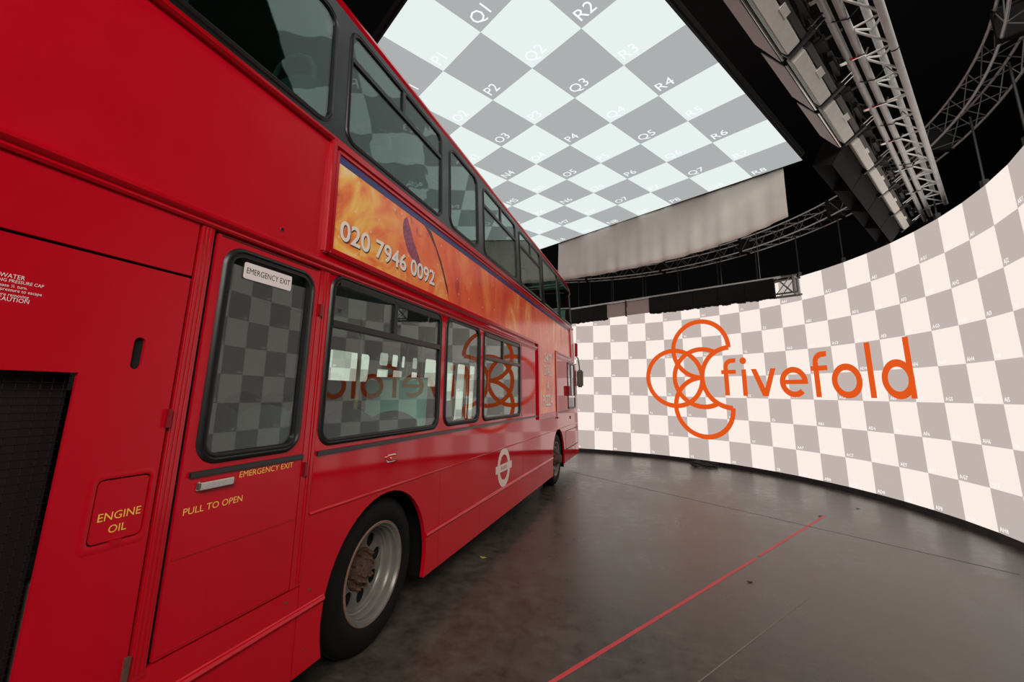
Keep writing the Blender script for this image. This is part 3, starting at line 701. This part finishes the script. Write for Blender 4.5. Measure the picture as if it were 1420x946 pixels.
g = G(); g.tube([S(9.03, 1.12, 0), S(9.03, 1.12, .012)], .03, 14); g.build('filler_cap', BLK, bus)
g = G(); g.prism([rrect(7.74, 7.86, 1.155, 1.185, .012, 3)], S, 0, .03); g.build('side_marker', LENS, bus)
g = G(); g.obox(S(8.78, 1.66, .03), (.03, 0, 0), (0, .07, 0), (0, 0, .10)); g.build('air_intake', HNG, bus, bevel=.01)
# ---- cantrail
def extr(nm, y0, y1, prof, m, par=bus, ny=1):
    g = G(); a = [S(y0, z, o) for z, o in prof]; b = [S(y1, z, o) for z, o in prof]; g.loft([a, b]); g.add(a, [tuple(range(len(a)))[::-1]]); g.add(b, [tuple(range(len(b)))])
    return g.build(nm, m, par, smooth=True, angle=30)
for y0, y1 in ((YR, 2.058), (3.118, 7.375)):
    extr('rail_moulding', y0, y1, [(.502, -.002), (.510, .008), (.520, .013), (.530, .011), (.540, .003), (.543, -.002)], RED)
extr('belt_moulding', 1.905, 9.9, [(.954, -.002), (.958, .005), (.964, .007), (.970, .005), (.974, -.002)], RED)
CR = [(2.250, -.02), (2.252, .010), (2.262, .016), (2.272, .012), (2.276, .018), (2.290, .026), (2.304, .024), (2.314, .010), (2.316, -.02)]
extr('cantrail_moulding', YR, 6.40, CR, RED2); extr('cantrail_moulding', 7.73, 9.55, CR, RED2)
plate('upper_rear_side', [rect(YR, 1.802, 2.306, 3.05)], REDD, -.03, 0)
plate('upper_side_under_banner', [rect(1.80, 9.72, 2.306, 3.05)], RED, -.03, 0)
g = G(); g.tube([S(1.539, 2.378, -.001), S(1.539, 2.378, .001)], .011, 12); o_ = g.build('drain_hole', VOID, bus); g = G(); g.tube([S(1.539 + .012 * math.cos(R(20 * k)), 2.378 + .012 * math.sin(R(20 * k)), .001) for k in range(18)], .002, 5, closed=True); g.build('drain_rim', RED2, o_)
# ---- banner
PY0, PY1, PZ0, PZ1 = 1.802, 9.30, 2.352, 3.050
bn_ = tag(empty('banner', parent=bus), 'orange pizza photograph banner with cream phone number')
AY0, AY1, AZ0 = 6.40, 7.74, 1.20     # drop of the T
print_loop = [(1.880, 2.392), (6.49, 2.392), (6.49, 1.285), (7.66, 1.285), (7.66, 2.392), (9.215, 2.392), (9.215, 2.998), (1.880, 2.998)]
g = G()
for lp in ([(1.880, 2.392), (9.215, 2.392), (9.215, 2.948), (1.880, 2.948)],):
    g.prism([lp], S, 0, .008)
g.build('banner_print', POSTER, bn_)
g = G(); g.prism([rect(6.49, 7.66, 1.285, 2.2995)], S, 0, .012); g.prism([rect(6.49, 7.66, 2.3005, 2.392)], S, 0, .012); g.build('banner_drop_print', POSTER, bn_)
ONION = pbr('purple_onion_print', (0.30, 0.06, 0.12), 0.25, noise=1.0, nscale=45); CHILI = pbr('dark_streak_print', (0.10, 0.025, 0.02), 0.25, noise=0.6, nscale=14)
g = G(); g.flat([[(2.64, 2.915), (2.600, 2.880), (2.585, 2.820), (2.60, 2.750), (2.66, 2.645), (2.745, 2.59), (2.85, 2.555), (2.90, 2.52), (2.86, 2.60), (2.815, 2.665), (2.74, 2.755), (2.69, 2.84)]], S, .0086); g.build('onion_slice_print', ONION, bn_, fix=False)
g = G(); g.flat([[(2.90, 2.948), (2.98, 2.90), (3.10, 2.81), (3.205, 2.675), (3.32, 2.485), (3.36, 2.41), (3.335, 2.52), (3.20, 2.735), (3.10, 2.84), (3.01, 2.94)]], S, .0086); g.build('dark_streak_print', CHILI, bn_, fix=False)
g = G(); g.prism([rect(1.880, 9.215, 2.948, 2.998)], S, 0, .009); g.build('blue_stripe', BLUE, bn_)
def fbar(nm, y0, y1, z0, z1, hgt=.030, m=RED2): return plate(nm, [rect(y0, y1, z0, z1)], m, -.01, hgt, bn_, bevel=.007)
fbar('frame_rail', PY0, 1.845, PZ0, PZ1 + .02); fbar('frame_rail', 1.845, 1.882, 2.38, 3.01, .02)
fbar('frame_rail', 1.845, 6.41, PZ0, 2.375); fbar('frame_rail', 1.845, 6.46, 2.372, 2.394, .018)
fbar('frame_rail', 7.72, 9.25, PZ0, 2.375); fbar('frame_rail', 7.66, 9.25, 2.372, 2.394, .018)
fbar('frame_rail', 1.83, 9.26, 3.028, PZ1 + .022); fbar('frame_rail', 1.86, 9.24, 2.998, 3.03, .018)
fbar('frame_rail', 9.215, 9.262, 2.36, 3.05, .03)
fbar('frame_rail', 6.40, 6.49, 1.20, 2.36, .028); fbar('frame_rail', 7.66, 7.745, 1.20, 2.36, .028); fbar('frame_rail', 6.49, 7.66, 1.20, 1.285, .02)
g = G(); text_fit(g, '020 7946 0092', 1.932, 3.088, 2.470, 2.604, S, .0100, .018, 4); g.build('phone_number', DIG, bn_, fix=False)
g = G(); text_fit(g, '020 7946 0092', 1.938, 3.096, 2.462, 2.597, S, .0092, .018, 4); g.build('number_shadow', DIGS, bn_, fix=False)
for t_, a, b, z0, z1 in (('24/7', 6.82, 7.36, 2.10, 2.27), ('DIAL', 6.81, 7.36, 1.895, 2.06), ('A', 6.98, 7.14, 1.65, 1.82), ('PIZZA', 6.72, 7.40, 1.395, 1.575)):
    g = G(); text_fit(g, t_, a, b, z0, z1, S, .0145, .022); g.build('slogan_lettering', DIG, bn_, fix=False); g = G(); text_fit(g, t_, a + .010, b + .010, z0 - .008, z1 - .008, S, .0130, .022); g.build('slogan_shadow', DIGS, bn_, fix=False)
# ---- roundel
rd = tag(empty('roundel', parent=bus), 'cream ring and bar emblem lettered BUSES')
ring_o = [(4.89 + .215 * math.cos(R(6 * k)), .751 + .213 * math.sin(R(6 * k))) for k in range(60)]; ring_i = [(4.89 + .142 * math.cos(R(6 * k)), .752 + .137 * math.sin(R(6 * k))) for k in range(60)]
g = G(); g.flat([ring_o, ring_i], S, .0014); g.build('roundel_ring', CREAM, rd, fix=False)
g = G(); g.flat([rect(4.615, 5.17, .708, .790)], S, .0022); g.build('roundel_bar', CREAM, rd, fix=False)
g = G(); text_fit(g, 'BUSES', 4.79, 4.99, .731, .767, S, .003); g.build('roundel_lettering', LENS, rd, fix=False)
# ---- upper deck window band
RL = [(3.046, -.02), (3.05, .018), (3.062, .030), (3.074, .022), (3.082, .026), (3.094, .016), (3.102, -.004), (3.103, -.02)]
extr('waist_rail', YR, 9.66, RL, RED2)
UWS = [(.30, 1.815, 3.13, 3.965, .10, GLW, None), (1.925, 3.222, 3.13, 4.0, .085, GLW, 2.565), (3.368, 4.085, 3.13, 4.0, .10, GLU, None), (4.235, 5.475, 3.135, 4.0, .08, GLU, 4.85),
       (5.635, 6.86, 3.14, 4.0, .08, GLU, 6.25), (7.01, 8.25, 3.14, 4.0, .08, GLU, None), (8.37, 9.60, 3.14, 3.99, .10, GLU, None)]
plate('upper_window_band', [rect(YR, 9.64, 3.10, 4.052)] + [rrect(a + .012, b - .012, c_ + .012, d_ - .012, r_, 6) for a, b, c_, d_, r_, m_, q_ in UWS], BLKP, -.03, 0.0)
for (a, b, c_, d_, r_, m_, q_) in UWS:
    wo = empty('upper_window', parent=bus); A4 = (a, b, c_, d_, r_ + .012)
    gasket('window_gasket', wo, A4, .034, base=0.0, h=.010); pane('window_pane', wo, A4, .034, m_, off=-.006)
    if q_:
        plate('transom_bar', [rect(a + .02, b - .02, 3.735, 3.775)], BLK, -.012, .008, wo, bevel=.003); plate('mullion', [rect(q_ - .022, q_ + .022, 3.77, d_ - .02)], BLK, -.012, .007, wo, bevel=.003)
# ---- roof
prof = [(3.0 * 0 + 4.046, .0), (4.075, .010), (4.105, .0), (4.14, -.03), (4.19, -.09), (4.24, -.18), (4.29, -.32), (4.33, -.55), (4.36, -.85), (4.37, -1.15)]
def roofpts(y, k=1.0, drop=0.0):
    L1 = [(-Dz(4.05) + o, y, z - drop) for z, o in prof]; L2 = [(2 * XC - x, y_, z) for x, y_, z in reversed(L1)]; return L1 + L2
g = G(); g.loft([roofpts(YR), roofpts(8.8), roofpts(9.25, drop=.01), roofpts(9.55, drop=.06), roofpts(9.72, drop=.15)], closed=False); ro = g.build('roof', RED2, bus, smooth=True)
# ---- front corner, front faces, rear face
def corner(nm, zs, y0, rad, m, yf=0.0, mp=S, sgn=1):
    g = G(); L_ = []
    for z in zs:
        x0 = mp(y0, z)[0]; L_.append([(x0 - sgn * rad * (1 - math.cos(R(t))), y0 + rad * math.sin(R(t)), z) for t in range(0, 91, 15)])
    g.loft(L_, closed=False); return g.build(nm, m, bus, smooth=True)
zsl = [.31, .8, 1.25]; corner('front_corner', zsl, YF, .15, RED); corner('front_corner_pillar', [1.25, 1.8, 2.3], YF, .12, RED2); corner('front_corner', [2.3, 2.7, 3.06], 9.72, .20, RED)
corner('upper_front_pillar', [3.06, 3.4, 3.75, 3.95, 4.06], 9.64, .12, RED2)
corner('front_corner', zsl, YF, .15, RED, mp=SF, sgn=-1); corner('front_corner', [1.25, 1.8, 2.3], YF, .12, RED2, mp=SF, sgn=-1); corner('front_corner', [2.3, 2.7, 3.06], 9.72, .2, RED, mp=SF, sgn=-1); corner('front_corner', [3.06, 3.5, 4.06], 9.64, .12, RED2, mp=SF, sgn=-1)
XL, XR = 2 * XC + 1.75, -1.75
def FR(yy): return lambda x, z, o=0.0: (x, yy + o, z)
g = G(); g.prism([rect(XL + .1, XR - .1, .31, 2.35), rrect(XL + .2, XR - .2, 1.05, 2.25, .12)], FR(10.05), -.03, .03); g.build('front_lower', RED, bus)
g = G(); g.prism([rect(XL + .18, XR - .18, 2.3, 3.08)], FR(9.90), -.03, .03); g.build('front_upper_panel', RED, bus)
g = G(); g.prism([rect(XL + .14, XR - .14, 3.06, 4.06), rrect(XL + .2, XR - .2, 3.12, 3.98, .1)], FR(9.74), -.03, .03); g.build('front_upper_frame', RED, bus)
g = G(); g.prism([rrect(XL + .2, XR - .2, 1.05, 2.25, .12)], FR(10.05), -.004, .003); g.build('windscreen', GLS, bus)
g = G(); g.prism([rrect(XL + .2, XR - .2, 3.12, 3.98, .1)], FR(9.74), -.004, .003); g.build('upper_windscreen', GLU, bus)
g = G(); g.prism([rect(XL, XR, .3, 4.06)], FR(YR), -.03, .0); g.build('rear_panel', RED, bus)
# mirror
mr = tag(empty('wing_mirror', parent=bus), 'dark grey wing mirror on a bent arm')
g = G(); g.obox((-1.715, 10.25, 1.965), (.075, 0, 0), (0, .05, 0), (0, 0, .205)); g.build('mirror_housing', pbr('mirror_grey', (0.10, 0.115, 0.10), .45, noise=.2), mr, bevel=.03)
g = G(); g.tube([(-1.78, 9.98, 2.50), (-1.74, 10.12, 2.44), (-1.73, 10.2, 2.30), (-1.72, 10.25, 2.15)], .014, 8); g.build('mirror_arm', BLK, mr, smooth=True)
g = G(); g.obox((-1.75, 9.95, 2.62), (.03, 0, 0), (0, .045, 0), (0, 0, .16)); g.build('arm_root', RED2, mr, bevel=.015)
# ---- wheels
def wheel(cy, cz, xf, tr, rear):
    w = tag(empty('wheel', (xf, cy, cz), parent=bus), 'black tyre on a grey steel rim with rusty hub' if rear else 'front tyre on a grey steel rim')
    g = G(); TW = .27
    g.lathe([(.285, -.02), (.295, .0), (.32, .012), (.36, .016), (.40, .008), (.43, -.012), (tr - .008, -.032), (tr, -.06), (tr, -TW + .05), (tr - .02, -TW), (.30, -TW), (.285, -TW + .02)], (0, 0, 0), 56); g.build('tyre', TYRE, w, smooth=True)
    g = G()
    for k in range(56):
        a = R(360 / 56 * k); g.obox((-.14, (tr) * math.cos(a), (tr) * math.sin(a)), (.075, 0, 0), (0, -.016 * math.sin(a), .016 * math.cos(a)), (0, .006 * math.cos(a), .006 * math.sin(a)))
    tag(g.build('tread_blocks', TYRE, w), kind='stuff')
    g = G()
    if rear: pf = [(.293, -.006), (.290, .006), (.280, .005), (.274, -.004), (.270, -.016), (.262, -.018), (.259, -.045), (.254, -.050), (.247, -.070), (.246, -.088), (.238, -.092), (.236, -.108), (.230, -.118)]
    else: pf = [(.293, -.006), (.290, .006), (.280, .005), (.272, -.006), (.262, -.02), (.255, -.05), (.235, -.058), (.215, -.04), (.2, -.02)]
    g.lathe(pf, (0, 0, 0), 56); g.build('rim', RIM, w, smooth=True, angle=28)
    g = G(); g.lathe([(.297, -.004), (.2965, .004), (.291, .0075), (.2895, .006)], (0, 0, 0), 56); g.build('rusty_rim_edge', RUSTR, w, smooth=True)
    # disc with hand holes
    dx = -.118 if rear else -.02
    g = G(); disc = [((.232 if rear else .207) * math.cos(R(7.5 * k)), .207 * math.sin(R(7.5 * k)) * ((.232 if rear else .207) / .207)) for k in range(48)]; holes = []
    for k in range(8):
        a = R(45 * k + 12); holes.append([(.175 * math.cos(a) + .043 * math.cos(R(22.5 * q)), .175 * math.sin(a) + .043 * math.sin(R(22.5 * q))) for q in range(16)])
    g.prism([disc] + holes, lambda u, v, o: (dx + o, u, v), -.012, 0); g.build('wheel_disc', RIM, w)
    g = G(); g.lathe([(.001, dx - .03), (.24, dx - .03)], (0, 0, 0), 32); g.build('brake_drum', VOID, w)
    g = G(); hx = dx
    g.lathe([(.125, hx), (.122, hx + .008), (.10, hx + .010), (.086, hx + .014), (.082, hx + (.034 if rear else .10)), (.06, hx + (.042 if rear else .12)), (.045, hx + (.042 if rear else .122)), (.042, hx + (.054 if rear else .122)), (.001, hx + (.056 if rear else .122))], (0, 0, 0), 32); g.build('hub', RUST, w, smooth=True, angle=40)
    for k in range(10):
        a = R(36 * k + 5); g = G(); c_ = Vector((hx + .006, .112 * math.cos(a), .112 * math.sin(a))); g.tube([c_, c_ + Vector((.022, 0, 0))], .013, 6); g.tube([c_ + Vector((.02, 0, 0)), c_ + Vector((.034, 0, 0))], .007, 6); g.build('wheel_nut', RUST, w)
    if rear:
        for k in range(8):
            a = R(45 * k); g = G(); c_ = Vector((hx + .03, .07 * math.cos(a), .07 * math.sin(a))); g.tube([c_, c_ + Vector((.026, 0, 0))], .009, 6); g.build('hub_bolt', RUST, w)
    return w
wheel(2.60, .449, -1.775, .45, True); wheel(7.865, .449, -1.765, .45, False)
def wheel_far(cy):
    g = G(); g.lathe([(.05, -.02), (.3, 0), (.43, .0), (.45, -.04), (.45, -.24), (.43, -.27), (.05, -.27)], (2 * XC + 1.775 + .27, cy, .449), 40); g.build('tyre', TYRE, bus, smooth=True)
wheel_far(2.6); wheel_far(7.865)
for cy in (2.59, 7.865):   # dark wheel wells
    g = G(); pts = arc_pts(cy, .42, .60, .57, 200, -20, 20); g.loft([[S(a, b, -.035) for a, b in pts], [(-2.35, a, b) for a, b in pts]], closed=False)
    g.add([(-2.35, cy - .6, .2), (-2.35, cy + .6, .2), (-2.35, cy + .6, 1.0), (-2.35, cy - .6, 1.0)], [(0, 1, 2, 3)]); g.build('wheel_well', DARK, bus, fix=False)
g = G(); g.box((XL + .1, YR + .1, .27), (-2.36, 9.8, .33)); g.box((-2.36, YR + .1, .30), (-1.80, 1.95, .34)); g.box((-2.36, 3.25, .30), (-1.80, 7.2, .34)); g.box((-2.36, 8.5, .33), (-1.80, 9.8, .36)); g.build('underfloor', DARK, bus)
# ---- far side shell
FW = [(.5, 1.8, 1.6, 2.15, .06), (4.56, 5.55, 1.71, 2.12, .06),
      (5.73, 6.03, 1.98, 2.18, .035), (6.07, 6.31, 1.98, 2.18, .03), (6.36, 6.53, 1.98, 2.18, .03), (6.70, 6.94, 1.98, 2.18, .035),
      (5.70, 6.07, 1.68, 1.92, .02), (6.13, 6.48, 1.68, 1.92, .02), (6.70, 6.97, 1.68, 1.92, .02), (6.16, 6.50, 1.31, 1.50, .02), (6.76, 6.98, 1.31, 1.50, .04),
      (7.15, 7.72, 1.68, 2.20, .05), (8.0, 8.45, 1.4, 2.2, .05), (8.55, 9.05, .9, 2.2, .05), (9.12, 9.62, .9, 2.2, .05)]
plate('far_side_lower', [rect(YR, YF, .25, 2.3)] + [rrect(*a) for a in FW], RED, -.03, 0, mp=SF)
plate('far_lining_lower', [rect(YR, YF, .36, 2.32)] + [rrect(*a) for a in FW], LINING, -.06, -.035, mp=SF)
plate('far_side_middle', [rect(YR, 9.72, 2.306, 3.10)], RED, -.03, 0, mp=SF)
plate('far_lining_upper', [rect(YR, 9.6, 2.325, 3.10)], LINING, -.06, -.035, mp=SF)
FU = [(a, b, c_, d_, .08) for a, b, c_, d_, r_, m_, q_ in UWS]
plate('far_upper_band', [rect(YR, 9.64, 3.10, 4.052)] + [rrect(*a) for a in FU], BLKP, -.03, 0, mp=SF)
for a in FW: pane('far_window_pane', bus, a, .0, GLS, mp=SF, off=-.012)
for a in FU: pane('far_window_pane', bus, a, .0, GLU, mp=SF, off=-.012)
g = G(); g.prism([rect(5.74, 6.98, 1.625, 1.655)], SF, -.12, -.10); g.build('door_rail', CHROME, bus)
# ---- interior
g = G(); g.box((XL + .12, YR + .1, .34), (-2.37, 9.9, .40)); g.box((-2.37, 3.22, .345), (-1.83, 7.2, .40)); g.box((-2.37, 8.5, .37), (-1.83, 9.9, .42)); g.build('lower_floor', SEATH, bus)
g = G(); g.box((XL + .1, YR + .1, .40), (-1.83, 1.75, 1.0)); g.build('engine_bay', LINING, bus)
g = G(); g.box((XL + .1, YR + .1, 2.285), (-1.82, 9.80, 2.40)); g.build('upper_floor', LINING, bus)
g = G(); g.box((XL + .15, YR + .1, 4.03), (-1.90, 9.6, 4.06)); g.build('saloon_ceiling', LINING, bus)
plate('inner_lining', [rect(YR + .1, 9.7, 2.42, 3.08)], SEATH, -.07, -.045)
plate('inner_lining', [rect(1.92, 9.9, 1.03, 1.27)], LINING, -.07, -.062)
def seat_mesh():
    g = G(); w = .215
    pf = [(-.02, .42), (.0, .50), (-.05, .75), (-.09, 1.0), (-.11, 1.14), (-.13, 1.2), (-.16, 1.2), (-.17, 1.12), (-.14, .9), (-.10, .6), (-.06, .40), (-.02, .36), (.35, .38), (.42, .42), (.42, .46), (.36, .48), (.0, .50)]
    back = [(-.02, .46), (-.05, .72), (-.085, .95), (-.105, 1.08), (-.12, 1.13), (-.15, 1.13), (-.165, 1.07), (-.14, .85), (-.11, .6), (-.08, .42)]
    L_ = []
    for k in range(7):
        x = -w + 2 * w * k / 6; e = 1 - .10 * abs(k - 3) ** 2 / 9 * (1 if True else 0)
        L_.append([(x, y, .42 + (z - .42) * e) for y, z in back])
    g.loft(L_); g.add(L_[0], [tuple(range(len(back)))]); g.add(L_[-1], [tuple(range(len(back)))[::-1]])
    g.box((-w, -.08, .40), (w, .36, .48)); g.box((-w + .1, .0, .0), (w - .1, .25, .40))
    me = g.build('seat_tmp', SEATM, None, smooth=True, angle=40); return me
st = seat_mesh(); sme = st.data; bpy.data.objects.remove(st)
g = G(); pts = [(-.17, -.13, 1.06), (-.165, -.135, 1.16), (-.12, -.14, 1.235), (-.05, -.145, 1.27), (.05, -.145, 1.27), (.12, -.14, 1.235), (.165, -.135, 1.16), (.17, -.13, 1.06)]; g.tube(pts, .017, 8); sh = g.build('handle_tmp', SEATH, None, smooth=True); hme = sh.data; bpy.data.objects.remove(sh)
def seat(x, y, z, hd=True):
    o = link('passenger_seat', sme, bus); o.location = (x, y, z)
    if hd: link('grab_handle', hme, o)
    return o
for r_ in range(9):
    y = 1.1 + .80 * r_
    for x in (-2.11, -2.55, 2 * XC + 2.55, 2 * XC + 2.11): seat(x, y, 2.40)
for y, z in ((2.05, .62), (3.35, .62), (4.25, .42), (5.1, .42)):
    for x in (2 * XC + 2.10, 2 * XC + 2.53): seat(x, y, z - .2, False)
for y, z in ((2.05, .62), (3.3, .55), (4.7, .42)):
    for x in (-2.10, -2.53): seat(x, y, z - .25, False)
for x, y, lean in ((-2.72, 3.45, .03), (-2.72, 4.6, .0), (-3.2, 5.02, .0), (-3.25, 6.0, .0), (-3.3, 7.3, .0), (-2.5, 6.1, .0), (-2.3, 1.45, .0), (-2.3, 2.3, .02)):
    g = G(); g.tube([(x - lean, y + lean, .42), (x, y, 1.6), (x + lean, y - lean * 2, 2.28)], .019, 8); g.build('grab_pole', POLE, bus, smooth=True)
for x, y in ((-2.9, 1.9), (-2.9, 4.8), (-2.9, 7.6)):
    g = G(); g.tube([(x, y, 2.4), (x, y, 4.03)], .018, 8); g.build('grab_pole', POLE, bus, smooth=True)
g = G(); g.obox((-2.35, 3.55, 1.32), (.33, 0, 0), (0, .008, 0), (0, 0, .40)); g.build('mint_screen', MINT, bus, bevel=.004)
g = G(); g.box((-3.36, 8.45, .42), (-1.86, 8.50, 2.27)); g.build('cab_partition', LINING, bus)
g = G(); g.box((-2.75, 9.5, .42), (-1.95, 9.95, 1.1)); g.build('dashboard', BLK, bus, bevel=.04)
g = G(); g.box((-2.62, 8.62, .55), (-2.12, 9.05, 1.0)); g.box((-2.6, 8.6, 1.0), (-2.14, 8.72, 1.65)); g.build('driver_seat', SEATM, bus, bevel=.04)

# ------------------------------------------------------------------ things on the floor
def strip(nm, p, q, w, m, z=.0012):
    p, q = Vector((*p, 0)), Vector((*q, 0)); d = (q - p).normalized(); nn = Vector((-d.y, d.x, 0)) * (w / 2)
    g = G(); N = 24; L0, L1 = [], []
    for k in range(N + 1):
        c = p + (q - p) * k / N; e = random.uniform(.85, 1.1)
        L0.append((*(c + nn * e).xy, z)); L1.append((*(c - nn * e).xy, z))
    top = [L0, L1]; bot = [[(x, y, 0.0002) for x, y, _ in L] for L in top]
    g.loft([bot[0], L0, L1, bot[1]], closed=False); return g.build(nm, m)
tag(strip('floor_tape', (-1.15, 1.84), (0.90, 5.26), .030, REDL), 'long near piece of red tape line on the dark floor', 'tape', 'red floor line')
tag(strip('floor_tape', (0.945, 5.34), (2.21, 7.47), .030, REDL), 'shorter far piece of the red tape line, ending toward the video wall', 'tape', 'red floor line')
tag(strip('chalk_line', (-.1, 2.60), (1.14, 4.47), .009, CHALK), 'thin pale scratch line on the floor right of the red tape', 'floor mark')
# coil of cable at the foot of the wall
cc = empty('cable_coil', (1.0, 11.26, 0)); tag(cc, 'black coil of cable lying at the foot of the video wall', 'cable')
g = G(); pts = []
for k in range(150):
    a = k * .28; r_ = .16 + .05 * math.sin(k * .9); pts.append((r_ * 1.5 * math.cos(a), r_ * .8 * math.sin(a), .012 + .0006 * k + .01 * math.sin(k * 1.7)))
g.tube(pts, .009, 5); g.build('cable_loops', CABLE, cc, smooth=True)
g = G(); g.obox((.12, .1, .03), (.05, 0, 0), (0, .03, 0), (0, 0, .03)); g.build('cable_plug', CABLE, cc, bevel=.008)
# litter
def litter(nm, x, y, s_, m, label, cat):
    g = G(); P = []
    for k in range(7):
        a = R(360 / 7 * k); r_ = s_ * random.uniform(.5, 1.2); P.append((x + r_ * math.cos(a) * 1.5, y + r_ * math.sin(a) * .6))
    g.prism([P], lambda u, v, o: (u, v, .001 + o + .25 * abs(u - x)), 0, .002); tag(g.build(nm, m), label, cat)
litter('dry_leaf', -1.68, 4.25, .030, LEAF, 'small yellow leaf on the floor beside the bus skirt', 'leaf')
litter('dry_leaf', -1.36, 7.0, .025, LEAF, 'tiny yellow leaf on the floor near the front wheel', 'leaf')
litter('dark_chip', .73, 4.60, .022, CABLE, 'small dark chip on the floor right of the red tape', 'litter')
litter('dark_chip', 2.83, 8.10, .025, CABLE, 'dark sliver on the floor beyond the far end of the red tape', 'litter')
litter('dark_chip', 2.12, 7.38, .02, CABLE, 'dark speck touching the far end of the red tape', 'litter')
bpy.data.objects.remove(_to); bpy.data.curves.remove(_tc)
